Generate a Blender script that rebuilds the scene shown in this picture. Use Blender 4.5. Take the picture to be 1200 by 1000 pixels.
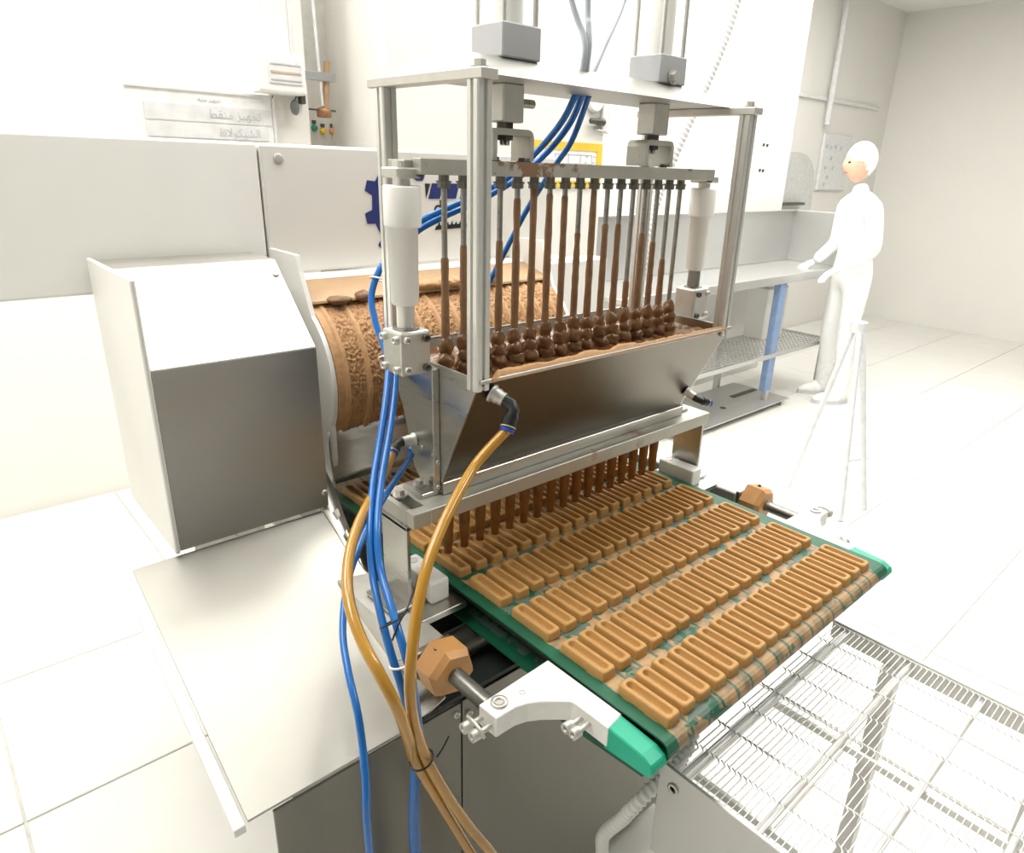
import bpy, bmesh, math, random
from mathutils import Vector, Matrix, noise
random.seed(7)
S = bpy.context.scene
for o in list(bpy.data.objects): bpy.data.objects.remove(o)
COL = S.collection
PI = math.pi

# ------------------------------------------------------------------ camera
cd = bpy.data.cameras.new('camera'); cam = bpy.data.objects.new('camera', cd); COL.objects.link(cam)
RX = Vector((0.73809789, -0.67376575, 0.03537242)); RD = Vector((-0.21502024, -0.28459696, -0.93422207)); RF = Vector((0.63951372, 0.68194155, -0.35493369))
M = Matrix.Identity(4)
for i in range(3):
    M[i][0] = RX[i]; M[i][1] = -RD[i]; M[i][2] = -RF[i]
M.translation = Vector((-0.62924, -0.81176, 0.66558)); cam.matrix_world = M
cd.sensor_fit = 'HORIZONTAL'; cd.sensor_width = 36; cd.lens = 812.33 / 1200 * 36
cd.shift_x = -29.9 / 1200; cd.shift_y = 0.3 / 1200; cd.clip_start = 0.02; cd.clip_end = 60
S.camera = cam

# ------------------------------------------------------------------ light
S.view_settings.view_transform = 'Standard'; S.view_settings.look = 'None'; S.view_settings.gamma = 1; S.view_settings.use_curve_mapping = False
S.view_settings.exposure = 0.12
W = bpy.data.worlds.new('world'); S.world = W; W.use_nodes = True
W.node_tree.nodes['Background'].inputs[0].default_value = (1, 1, 1, 1); W.node_tree.nodes['Background'].inputs[1].default_value = 0.15
FLOOR = -0.9; CEIL = 2.3
LAMPS = [(x, y) for x in (-1.0, 0.9, 2.8, 4.7) for y in (0.25, 1.2, 2.0)] + [(1.7, -1.3), (3.6, -1.3)]
LAMP_W = 18.0
def area(x, y, w, sx=1.3, sy=0.5):
    d = bpy.data.lights.new('ceiling_lamp_light', 'AREA'); d.shape = 'RECTANGLE'; d.size = sx; d.size_y = sy; d.energy = w; d.color = (1, 0.985, 0.955)
    o = bpy.data.objects.new('ceiling_lamp_light', d); COL.objects.link(o); o.location = (x, y, CEIL - 0.07); return o
for x, y in LAMPS: area(x, y, LAMP_W)

# ------------------------------------------------------------------ materials
def srgb(*c):
    return tuple(((v / 255) / 12.92 if v / 255 <= 0.04045 else ((v / 255 + 0.055) / 1.055) ** 2.4) for v in c) + (1,)
def mat(name, col, rough=0.5, metal=0.0, var=0.08, scale=30, bump=0.0, bscale=None, spec=0.5, stretch=(1, 1, 1), stain=None, stain_scale=8, stain_amt=0.6, stain_at=None, rvar=0.1, trans=0, sss=0, coat=0):
    m = bpy.data.materials.new(name); m.use_nodes = True; nt = m.node_tree; N = nt.nodes; L = nt.links; b = N['Principled BSDF']
    tc = N.new('ShaderNodeTexCoord'); mp = N.new('ShaderNodeMapping'); mp.inputs['Scale'].default_value = stretch; L.new(tc.outputs['Object'], mp.inputs[0])
    n = N.new('ShaderNodeTexNoise'); n.inputs['Scale'].default_value = scale; n.inputs['Detail'].default_value = 5; L.new(mp.outputs[0], n.inputs['Vector'])
    r = N.new('ShaderNodeValToRGB'); r.color_ramp.elements[0].position = 0.3; r.color_ramp.elements[1].position = 0.7
    r.color_ramp.elements[0].color = tuple(c * (1 - var) for c in col[:3]) + (1,); r.color_ramp.elements[1].color = tuple(min(1, c * (1 + var)) for c in col[:3]) + (1,)
    L.new(n.outputs['Fac'], r.inputs[0]); out = r.outputs[0]
    if stain:
        n2 = N.new('ShaderNodeTexNoise'); n2.inputs['Scale'].default_value = stain_scale; n2.inputs['Detail'].default_value = 8; n2.inputs['Roughness'].default_value = 0.65; L.new(tc.outputs['Object'], n2.inputs['Vector'])
        r2 = N.new('ShaderNodeValToRGB'); r2.color_ramp.elements[0].position = stain_amt; r2.color_ramp.elements[1].position = min(1, stain_amt + 0.06); fac = n2.outputs['Fac']
        if stain_at:
            sx_ = N.new('ShaderNodeSeparateXYZ'); L.new(tc.outputs['Object'], sx_.inputs[0])
            a1 = N.new('ShaderNodeMath'); a1.operation = 'SUBTRACT'; L.new(sx_.outputs[0], a1.inputs[0]); a1.inputs[1].default_value = stain_at[0]
            a2 = N.new('ShaderNodeMath'); a2.operation = 'ABSOLUTE'; L.new(a1.outputs[0], a2.inputs[0])
            a3 = N.new('ShaderNodeMapRange'); L.new(a2.outputs[0], a3.inputs[0]); a3.inputs[1].default_value = 0; a3.inputs[2].default_value = stain_at[1]; a3.inputs[3].default_value = .22; a3.inputs[4].default_value = 0
            a4 = N.new('ShaderNodeMath'); L.new(a3.outputs[0], a4.inputs[0]); L.new(n2.outputs['Fac'], a4.inputs[1]); fac = a4.outputs[0]
        L.new(fac, r2.inputs[0])
        mx = N.new('ShaderNodeMix'); mx.data_type = 'RGBA'; L.new(r2.outputs[0], mx.inputs[0]); L.new(out, mx.inputs[6]); mx.inputs[7].default_value = stain; out = mx.outputs[2]
        if metal > 0:
            mm = N.new('ShaderNodeMath'); mm.operation = 'MULTIPLY_ADD'; L.new(r2.outputs[0], mm.inputs[0]); mm.inputs[1].default_value = -metal; mm.inputs[2].default_value = metal; L.new(mm.outputs[0], b.inputs['Metallic'])
    L.new(out, b.inputs['Base Color'])
    mr = N.new('ShaderNodeMapRange'); mr.inputs[3].default_value = max(0.02, rough - rvar * rough); mr.inputs[4].default_value = min(1, rough + rvar * rough); L.new(n.outputs['Fac'], mr.inputs[0]); L.new(mr.outputs[0], b.inputs['Roughness'])
    if not (stain and metal > 0): b.inputs['Metallic'].default_value = metal
    b.inputs['Specular IOR Level'].default_value = spec
    if trans: b.inputs['Transmission Weight'].default_value = trans
    if sss: b.inputs['Subsurface Weight'].default_value = sss; b.inputs['Subsurface Radius'].default_value = (0.01, 0.006, 0.003)
    if coat: b.inputs['Coat Weight'].default_value = coat; b.inputs['Coat Roughness'].default_value = 0.1
    if bump:
        nb = N.new('ShaderNodeTexNoise'); nb.inputs['Scale'].default_value = bscale or scale; nb.inputs['Detail'].default_value = 4; L.new(mp.outputs[0], nb.inputs['Vector'])
        bp = N.new('ShaderNodeBump'); bp.inputs['Strength'].default_value = bump; bp.inputs['Distance'].default_value = 0.002; L.new(nb.outputs['Fac'], bp.inputs['Height']); L.new(bp.outputs[0], b.inputs['Normal'])
    return m
CHOC_STAIN = srgb(132, 98, 66)
m_wall = mat('white_wall_paint', srgb(233, 231, 225), 0.6, var=0.01, scale=3)
m_ceil = mat('ceiling_paint', srgb(240, 240, 236), 0.8, var=0.01)
m_tile = mat('pale_floor_tile', srgb(228, 226, 220), 0.35, var=0.02, scale=6)
m_grout = mat('grey_grout', srgb(205, 203, 197), 0.9)
m_steel = mat('brushed_steel', srgb(190, 188, 182), 0.3, 1.0, var=0.05, scale=14, bump=0.02, bscale=220, stretch=(1, 1, 14), rvar=0.25)
m_steelx = mat('rolled_sheet_steel', srgb(122, 120, 112), 0.4, 1.0, var=0.05, scale=5, bump=0.015, bscale=120, stretch=(8, 1, 1), rvar=0.3)
m_sheet = mat('satin_sheet_steel', srgb(196, 194, 187), 0.42, 1.0, var=0.05, scale=6, rvar=0.3, bump=0.02, bscale=9)
m_tray = mat('scuffed_tray_steel', srgb(168, 166, 159), 0.4, 1.0, var=0.10, scale=4, rvar=0.35, bump=0.03, bscale=7)
m_hopper = mat('hopper_steel', srgb(116, 112, 104), 0.33, 1.0, var=0.03, scale=9, rvar=0.1)
m_dark = mat('dull_dark_steel', srgb(112, 110, 103), 0.42, 0.9, var=0.08, scale=10)
m_alu = mat('cast_aluminium', srgb(205, 203, 196), 0.45, 0.75, var=0.05, scale=40, bump=0.04, bscale=160)
m_aluw = mat('milled_white_aluminium', srgb(232, 231, 226), 0.5, 0.25, var=0.03, scale=60)
m_alus = mat('chocolate_splashed_aluminium', srgb(186, 184, 174), 0.45, 0.6, var=0.06, scale=30, stain=srgb(146, 112, 84), stain_scale=11, stain_amt=0.6)
m_post = mat('extruded_aluminium', srgb(222, 221, 216), 0.38, 0.65, var=0.03, scale=30, stretch=(1, 1, 0.1))
m_rod = mat('stained_steel_rod', srgb(160, 158, 150), 0.35, 0.95, var=0.1, scale=60, stain=CHOC_STAIN, stain_scale=40, stain_amt=0.6)
m_grey = mat('grey_painted_block', srgb(186, 187, 189), 0.5, var=0.02)
m_plast = mat('white_plastic', srgb(241, 240, 235), 0.42, var=0.015, scale=8)
m_cover = mat('white_cover_panel_coat', srgb(226, 224, 218), 0.38, var=0.02, scale=5)
m_blk = mat('black_plastic', srgb(28, 34, 33), 0.35)
m_iron = mat('blackened_iron', srgb(88, 86, 80), 0.45, 0.6, var=0.15, scale=60)
m_bluering = mat('blue_release_ring', srgb(40, 80, 190), 0.35)
m_blue = mat('blue_polyurethane_hose', srgb(6, 104, 184), 0.25, var=0.04, scale=15, coat=0.2)
m_pale = mat('blue_hose_painted_haze', srgb(190, 196, 206), 0.4, var=0.03)  # blue hose colour with a white haze mixed into it
m_amber = mat('amber_chocolate_hose', srgb(182, 134, 42), 0.18, var=0.1, scale=14, sss=0.15, coat=0.4)
m_brass = mat('tan_nylon_hex_nut', srgb(194, 142, 86), 0.42, var=0.12, scale=18)
m_green = mat('bright_green_plastic', srgb(22, 168, 134), 0.4, var=0.02)
m_bar = mat('milk_chocolate_bar', srgb(186, 141, 80), 0.5, var=0.06, scale=220, bump=0.35, bscale=900)
m_choc = mat('wet_dark_chocolate', srgb(124, 90, 58), 0.2, var=0.15, scale=35, bump=0.3, bscale=70)
m_coat = mat('chocolate_film_on_rod', srgb(140, 106, 74), 0.45, var=0.15, scale=70, bump=0.5, bscale=160)
m_crust = mat('dried_chocolate_crust', srgb(196, 148, 98), 0.6, var=0.12, scale=60, bump=0.5, bscale=120)
m_drum = mat('chocolate_paste_on_drum', srgb(190, 146, 100), 0.6, var=0.1, scale=90, bump=0.5, bscale=300)
m_film = mat('smeared_chocolate_film', srgb(178, 146, 110), 0.5, var=0.08, scale=18)
m_noz = mat('chocolate_coated_nozzle', srgb(148, 98, 42), 0.4, var=0.25, scale=45, bump=0.4, bscale=110)
m_yellow = mat('yellow_sign_border', srgb(238, 196, 62), 0.5, stain=srgb(150, 120, 40), stain_scale=60, stain_amt=0.72)
m_navy = mat('navy_blue_print', srgb(36, 50, 112), 0.45)
m_ink = mat('dark_print', srgb(22, 34, 32), 0.5)
m_greyink = mat('pale_grey_print', srgb(196, 197, 200), 0.6)
m_label = mat('grey_label_paper', srgb(224, 224, 224), 0.6)
m_paper = mat('white_label_paper', srgb(240, 240, 238), 0.6)
m_blueleg = mat('blue_film_wrap', srgb(126, 150, 186), 0.4)
m_benchsteel = mat('bench_steel', srgb(200, 200, 198), 0.4, 0.85, var=0.03, scale=3)
m_wire = mat('bright_steel_wire', srgb(232, 231, 228), 0.32, 0.75, var=0.03, stain=srgb(190, 150, 110), stain_scale=9, stain_amt=0.68)
m_roll = mat('stained_white_roller', srgb(232, 231, 228), .45, .2, stain=srgb(176, 132, 92), stain_scale=9, stain_amt=.64)
m_cond = mat('pale_grey_conduit', srgb(222, 221, 218), 0.5, var=0.03)
m_cloth = mat('white_work_cloth', srgb(246, 246, 244), 0.85, var=0.01, bump=0.2, bscale=60)
m_skin = mat('skin', srgb(224, 186, 160), 0.55, sss=0.1)
m_glove = mat('white_glove', srgb(244, 244, 242), 0.6)
m_sole = mat('pale_grey_rubber', srgb(205, 205, 207), 0.7)
m_black = mat('painted_void_shade', srgb(30, 38, 34), 0.6)
m_led = {}
for nm, c in (('yellow', srgb(245, 200, 50)), ('orange', srgb(226, 150, 80)), ('green', srgb(30, 150, 120))): m_led[nm] = mat(nm + '_indicator_cap', c, 0.3)
# belt : green polyurethane, chocolate film in lanes
def belt_mat():
    m = bpy.data.materials.new('green_belt_with_chocolate_film'); m.use_nodes = True; nt = m.node_tree; N = nt.nodes; L = nt.links; b = N['Principled BSDF']
    tc = N.new('ShaderNodeTexCoord'); sp = N.new('ShaderNodeSeparateXYZ'); L.new(tc.outputs['Object'], sp.inputs[0])
    def mth(op, a, bb=None, c=None):
        n = N.new('ShaderNodeMath'); n.operation = op
        for i, v in enumerate((a, bb, c)):
            if v is None: continue
            if isinstance(v, (int, float)): n.inputs[i].default_value = v
            else: L.new(v, n.inputs[i])
        return n.outputs[0]
    ph = mth('FRACT', mth('DIVIDE', mth('ADD', sp.outputs[0], 0.018 + 0.72), 0.036))
    d = mth('ABSOLUTE', mth('SUBTRACT', ph, 0.5))           # 0 under a bar, 0.5 between two lanes
    ns = N.new('ShaderNodeTexNoise'); ns.inputs['Scale'].default_value = 42; ns.inputs['Detail'].default_value = 7; L.new(tc.outputs['Object'], ns.inputs['Vector'])
    dd = mth('ADD', d, mth('MULTIPLY', mth('SUBTRACT', ns.outputs['Fac'], 0.5), 0.16))
    lane = mth('LESS_THAN', dd, 0.43)
    inside = mth('MULTIPLY', mth('GREATER_THAN', mth('ADD', sp.outputs[0], mth('MULTIPLY', ns.outputs['Fac'], 0.01)), -0.009), mth('LESS_THAN', sp.outputs[0], 0.592))
    n3 = N.new('ShaderNodeTexNoise'); n3.inputs['Scale'].default_value = 16; n3.inputs['Detail'].default_value = 8; L.new(tc.outputs['Object'], n3.inputs['Vector'])
    patch = mth('MULTIPLY', mth('GREATER_THAN', n3.outputs['Fac'], 0.46), mth('GREATER_THAN', sp.outputs[2], -0.048))
    f = mth('MULTIPLY', mth('MULTIPLY', lane, inside), patch)
    mx = N.new('ShaderNodeMix'); mx.data_type = 'RGBA'; L.new(f, mx.inputs[0])
    r = N.new('ShaderNodeValToRGB'); r.color_ramp.elements[0].color = srgb(10, 76, 52); r.color_ramp.elements[1].color = srgb(18, 100, 70); L.new(n3.outputs['Fac'], r.inputs[0])
    r2 = N.new('ShaderNodeValToRGB'); r2.color_ramp.elements[0].color = srgb(112, 104, 84); r2.color_ramp.elements[1].color = srgb(176, 142, 98); r2.color_ramp.elements[0].position = .35; r2.color_ramp.elements[1].position = .6; L.new(ns.outputs['Fac'], r2.inputs[0])
    grey = mth('MULTIPLY', mth('MULTIPLY', inside, mth('GREATER_THAN', ns.outputs['Fac'], 0.47)), 0.55)
    mg = N.new('ShaderNodeMix'); mg.data_type = 'RGBA'; L.new(grey, mg.inputs[0]); L.new(r.outputs[0], mg.inputs[6]); mg.inputs[7].default_value = srgb(112, 118, 112)
    L.new(mg.outputs[2], mx.inputs[6]); L.new(r2.outputs[0], mx.inputs[7]); L.new(mx.outputs[2], b.inputs['Base Color'])
    b.inputs['Roughness'].default_value = 0.5
    bp = N.new('ShaderNodeBump'); bp.inputs['Strength'].default_value = 0.35; bp.inputs['Distance'].default_value = 0.001; L.new(ns.outputs['Fac'], bp.inputs['Height']); L.new(bp.outputs[0], b.inputs['Normal'])
    return m
m_belt = belt_mat()

# ------------------------------------------------------------------ mesh helpers
class MB:
    def __init__(s): s.v = []; s.f = []; s.sm = []
    def add(s, vs, fs, smooth=False):
        o = len(s.v); s.v += [tuple(v) for v in vs]; s.f += [tuple(i + o for i in f) for f in fs]; s.sm += [smooth] * len(fs); return s
    def frombm(s, bm, smooth=False):
        bm.verts.index_update(); s.add([v.co.copy() for v in bm.verts], [[v.index for v in f.verts] for f in bm.faces], smooth); bm.free(); return s
    def box(s, lo, hi, bev=0.0, rot=None, piv=None, seg=1):
        bm = bmesh.new(); bmesh.ops.create_cube(bm, size=1)
        c = [(a + b) / 2 for a, b in zip(lo, hi)]; d = [abs(b - a) for a, b in zip(lo, hi)]
        for v in bm.verts: v.co = Vector((v.co.x * d[0] + c[0], v.co.y * d[1] + c[1], v.co.z * d[2] + c[2]))
        if bev: bmesh.ops.bevel(bm, geom=bm.edges[:], offset=bev, segments=seg, profile=0.5, affect='EDGES')
        if rot is not None:
            p = Vector(piv or c)
            for v in bm.verts: v.co = p + rot @ (v.co - p)
        return s.frombm(bm)
    def cyl(s, p0, p1, r0, r1=None, n=20, cap=True, smooth=True, phase=0.0):
        p0 = Vector(p0); p1 = Vector(p1); r1 = r0 if r1 is None else r1; d = (p1 - p0).normalized()
        u = d.orthogonal().normalized() if abs(d.z) < 0.99 else Vector((1, 0, 0)); w = d.cross(u)
        vs = []
        for p, r in ((p0, r0), (p1, r1)):
            for i in range(n): a = 2 * PI * i / n + phase; vs.append(p + r * (math.cos(a) * u + math.sin(a) * w))
        s.add(vs, [(i, (i + 1) % n, n + (i + 1) % n, n + i) for i in range(n)], smooth)
        if cap:
            s.add(vs[:n], [tuple(range(n))[::-1]]); s.add(vs[n:], [tuple(range(n))])
        return s
    def lathe(s, p0, d, prof, n=24, smooth=True):   # prof: (t along d, r)
        p0 = Vector(p0); d = Vector(d).normalized(); u = d.orthogonal().normalized() if abs(d.z) < 0.99 else Vector((1, 0, 0)); w = d.cross(u); vs = []; k = len(prof)
        for t, r in prof:
            for i in range(n): a = 2 * PI * i / n; vs.append(p0 + t * d + r * (math.cos(a) * u + math.sin(a) * w))
        s.add(vs, [(j * n + i, j * n + (i + 1) % n, (j + 1) * n + (i + 1) % n, (j + 1) * n + i) for j in range(k - 1) for i in range(n)], smooth)
        s.add(vs[:n], [tuple(range(n))[::-1]]); s.add(vs[-n:], [tuple(range(n))]); return s
    def prism(s, poly, axis, a, b, smooth=False, bev=0.0):   # poly: 2D in the other two axes (in order xyz without axis)
        def P(q, t):
            q = list(q); q.insert(axis, t); return Vector(q)
        n = len(poly)
        bm = bmesh.new(); A = [bm.verts.new(P(q, a)) for q in poly]; B = [bm.verts.new(P(q, b)) for q in poly]
        bm.faces.new(A[::-1]); bm.faces.new(B)
        for i in range(n): bm.faces.new((A[i], A[(i + 1) % n], B[(i + 1) % n], B[i]))
        bmesh.ops.recalc_face_normals(bm, faces=bm.faces[:])
        if bev: bmesh.ops.bevel(bm, geom=bm.edges[:], offset=bev, segments=1, affect='EDGES')
        return s.frombm(bm, smooth)
    def tube(s, pts, r, n=12, sub=6, cap=True, ridge=None):
        P = [Vector(p) for p in pts]; path = []
        if sub > 1:
            for i in range(len(P) - 1):
                a = P[max(0, i - 1)]; b = P[i]; c = P[i + 1]; d = P[min(len(P) - 1, i + 2)]
                for k in range(sub):
                    t = k / sub; path.append(0.5 * ((2 * b) + (c - a) * t + (2 * a - 5 * b + 4 * c - d) * t * t + (3 * b - a - 3 * c + d) * t ** 3))
            path.append(P[-1])
        else: path = P
        if ridge:                                     # corrugated: resample evenly, radius alternates
            step, amp = ridge; out = [path[0]]; acc = 0
            for i in range(1, len(path)):
                seg = (path[i] - path[i - 1]).length; t = step - acc
                while t <= seg: out.append(path[i - 1].lerp(path[i], t / seg)); t += step
                acc = seg - (t - step)
            path = out
        T = [(path[min(i + 1, len(path) - 1)] - path[max(i - 1, 0)]).normalized() for i in range(len(path))]
        u = T[0].orthogonal().normalized(); vs = []
        for i, p in enumerate(path):
            u = (u - T[i] * u.dot(T[i])).normalized(); w = T[i].cross(u)
            rr = r(i / max(1, len(path) - 1)) if callable(r) else r
            if ridge: rr += ridge[1] * (1 if (i // 2) % 2 else -1)
            for k in range(n): a = 2 * PI * k / n; vs.append(p + rr * (math.cos(a) * u + math.sin(a) * w))
        m = len(path)
        s.add(vs, [(j * n + i, j * n + (i + 1) % n, (j + 1) * n + (i + 1) % n, (j + 1) * n + i) for j in range(m - 1) for i in range(n)], True)
        if cap: s.add(vs[:n], [tuple(range(n))[::-1]]); s.add(vs[-n:], [tuple(range(n))])
        return s
    def blob(s, c, r, sc=(1, 1, 1), amp=0.15, n=10, seed=0):
        bm = bmesh.new(); bmesh.ops.create_uvsphere(bm, u_segments=n, v_segments=max(5, n * 2 // 3), radius=1)
        for v in bm.verts:
            k = 1 + amp * noise.noise(v.co * 1.7 + Vector((seed * 3.1, seed, 0))); v.co = Vector((c[0] + v.co.x * r * sc[0] * k, c[1] + v.co.y * r * sc[1] * k, c[2] + v.co.z * r * sc[2] * k))
        return s.frombm(bm, True)
    def mesh(s, name, m):
        me = bpy.data.meshes.new(name); me.from_pydata(s.v, [], s.f); me.materials.append(m); me.polygons.foreach_set('use_smooth', s.sm); me.update(); return me
    def build(s, name, m, parent=None, kind=None, label=None, loc=None):
        if loc is None and parent is None: loc = None
        me = s.mesh(name, m); o = bpy.data.objects.new(name, me); COL.objects.link(o)
        if parent is not None: adopt(o, parent)
        if kind: o['kind'] = kind
        if label: o['label'] = label
        return o
def world_loc(o):
    v = Vector(o.location); p = o.parent
    while p: v += Vector(p.location) ; p = p.parent
    return v
def adopt(o, parent):
    o.parent = parent; o.location = Vector(o.location) - world_loc(parent)
def thing(name, label, cat, loc, group=None):
    o = bpy.data.objects.new(name, None); o.empty_display_size = 0.05; COL.objects.link(o); o.location = loc; tag(o, label, cat, group); return o
def tag(o, label, cat, group=None):
    o['label'] = label; o['category'] = cat
    if group: o['group'] = group
    return o
def inst(o, parent, dx=(0, 0, 0)):                    # copy of a part (world shift dx) with its children
    c = o.copy(); COL.objects.link(c); c.parent = parent; c.location = Vector(o.location) + Vector(dx)
    for ch in list(o.children):
        d = ch.copy(); COL.objects.link(d); d.parent = c
    return c
def hexbolt(b, p, d, r, h, washer=True):
    p = Vector(p); d = Vector(d).normalized()
    if washer: b.cyl(p, p + d * h * .25, r * 1.45, n=18)
    b.cyl(p + d * h * .25, p + d * h, r, n=6, smooth=False)
    return b
def capscrew(b, p, d, r, h):
    p = Vector(p); d = Vector(d).normalized()
    b.lathe(p, d, [(0, r), (h, r), (h, r * .55), (h * .5, r * .5)], n=14); return b

# ------------------------------------------------------------------ setting
fl = MB().box((-3.2, -3.4, FLOOR - 0.1), (7.9, 2.8, FLOOR - 0.006)).build('floor', m_grout, kind='structure')
tm = MB().box((0.003, 0.003, -0.02), (0.615, 0.615, 0), 0.002).mesh('tile', m_tile)
for i in range(18):
    for j in range(10):
        o = bpy.data.objects.new('tile', tm); COL.objects.link(o); o.location = (-3.15 + i * 0.618 - 0.4 + 0.4, -3.4 + j * 0.618 + 0.004, FLOOR); adopt(o, fl)
MB().box((-3.2, -3.4, CEIL), (7.9, 2.8, CEIL + 0.1)).build('ceiling', m_ceil, kind='structure')
MB().box((-3.2, 2.8, FLOOR - .1), (7.9, 2.9, CEIL)).build('wall_back', m_wall, kind='structure')
MB().box((-3.2, -3.5, FLOOR - .1), (7.9, -3.4, CEIL)).build('wall_front', mat('slate_grey_wall', srgb(112, 114, 114), .7), kind='structure')
MB().box((-3.3, -3.4, FLOOR - .1), (-3.2, 2.8, CEIL)).build('wall_left', m_wall, kind='structure')
MB().box((7.9, -3.4, FLOOR - .1), (8.0, 2.8, CEIL)).build('wall_right', m_wall, kind='structure')
# partition jutting out behind the bench
pt = MB().box((1.5, 2.12, FLOOR), (4.68, 2.3, CEIL), 0.004)
pt.build('wall_partition', m_wall, kind='structure')

# ------------------------------------------------------------------ chocolate bars
PX = 0.036; QY = 0.113
def bar_mesh():
    def ring(w, l, r, z):
        out = []; hw = w / 2; hl = l / 2; r = min(r, hw - 1e-5)
        for cx, cy, a0 in ((hw - r, hl - r, 0), (-hw + r, hl - r, 90), (-hw + r, -hl + r, 180), (hw - r, -hl + r, 270)):
            for k in range(5): a = math.radians(a0 + 22.5 * k); out.append((cx + r * math.cos(a), cy + r * math.sin(a), z))
        return out
    R = [ring(.0272, .0895, .004, -.0150), ring(.0262, .0885, .005, -.0035), ring(.0250, .0872, .0055, -.0012), ring(.0228, .085, .0055, 0.0), ring(.0135, .0765, .0058, 0.0), ring(.0122, .0752, .0055, -.0012), ring(.0094, .0722, .0044, -.0080), ring(.0070, .070, .0034, -.0088)]
    n = 20; b = MB(); vs = [v for q in R for v in q]
    b.add(vs, [(j * n + i, j * n + (i + 1) % n, (j + 1) * n + (i + 1) % n, (j + 1) * n + i) for j in range(len(R) - 1) for i in range(n)], True)
    b.add(R[-1], [tuple(range(n))]); b.add(R[0], [tuple(range(n))[::-1]])
    return b.mesh('chocolate_bar', m_bar)
bm_ = bar_mesh()
ORD = ['first', 'second', 'third', 'fourth', 'fifth', 'sixth', 'seventh', 'eighth', 'ninth', 'tenth', 'eleventh', 'twelfth', 'thirteenth', 'fourteenth', 'fifteenth', 'sixteenth', 'seventeenth']
ROWN = {3: 'the row at the belt end', 2: 'the second row from belt end', 1: 'the third row from belt end', 0: 'the fourth row from belt end', -1: 'the row right under the nozzles', -2: 'the shaded row behind the nozzles', -3: 'the shaded row before the roller', -4: 'the rearmost row under the roller'}
for j in range(3, -5, -1):
    for i in range(17 if j >= -2 else 6):
        o = bpy.data.objects.new('chocolate_bar', bm_); COL.objects.link(o)
        o.location = (i * PX + random.uniform(-.0006, .0006), -j * QY - 0.0405 + random.uniform(-.0008, .0008), 0); o.rotation_euler = (0, 0, random.uniform(-.012, .012))
        tag(o, 'slotted chocolate bar, %s from left in %s' % (ORD[i], ROWN[j]), 'chocolate bar', 'chocolate bars on the green belt')

# ------------------------------------------------------------------ belt conveyor
cv = thing('belt_conveyor', 'green belt conveyor carrying slotted chocolate bars out from under the depositor', 'conveyor', (0.298, -0.1, -0.09))
ZB = -0.0155
prof = [(0.60, ZB), (-0.425, ZB)]
for k in range(1, 9): a = PI / 2 + PI * k / 9; prof.append((-0.428 + 0.0165 * math.cos(a), ZB - 0.0165 + 0.0165 * math.sin(a)))
prof += [(-0.425, ZB - .033), (-0.20, ZB - .06), (0.60, ZB - .06)]
th = 0.003
inner = [(0.60, ZB - th), (-0.425, ZB - th)]
for k in range(1, 9): a = PI / 2 + PI * k / 9; inner.append((-0.428 + 0.0135 * math.cos(a), ZB - 0.0165 + 0.0135 * math.sin(a)))
inner += [(-0.425, ZB - .030), (-0.20, ZB - .057), (0.60, ZB - .057)]
b = MB(); X0, X1 = -0.034, 0.63; n = len(prof)
vs = [(X, y, z) for X in (X0, X1) for P_ in (prof, inner) for y, z in P_]
fs = []
for i in range(n - 1):
    fs += [(i, i + 1, 2 * n + i + 1, 2 * n + i), (n + i + 1, n + i, 3 * n + i, 3 * n + i + 1), (i + 1, i, n + i, n + i + 1), (2 * n + i, 2 * n + i + 1, 3 * n + i + 1, 3 * n + i)]
b.add(vs, fs); b.build('belt', m_belt, cv)
MB().box((-0.02, -0.405, -0.044), (0.616, 0.60, -0.0205), .002).build('belt_bed', m_black, cv)
MB().cyl((-0.10, -0.02, -0.105), (0.70, -0.02, -0.105), 0.027, n=24).build('return_roller', m_dark, cv)
def mir(poly): return [(0.596 - x, y) for x, y in poly]
br = [(-.170, -.227), (-.036, -.221), (-.034, -.364), (-.067, -.369), (-.0685, -.312)]
for k in range(7):
    t = k / 6; a = math.radians(0 + 88 * t); br.append((-.1685 + .0 + .1 * (1 - t) * math.cos(a * .6) if False else -.0695 - .098 * t ** 1.0, -.305 + .043 * math.sin(PI / 2 * min(1, t * 1.35))))
br[-1] = (-.168, -.262)
def bolts_b(b, sx, ys, z, x):
    for y in ys: b.cyl((x, y, z), (x + sx * .022, y, z), .0042, n=12); capscrew(b, (x + sx * .020, y, z), (sx, 0, 0), .0078, .013)
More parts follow.
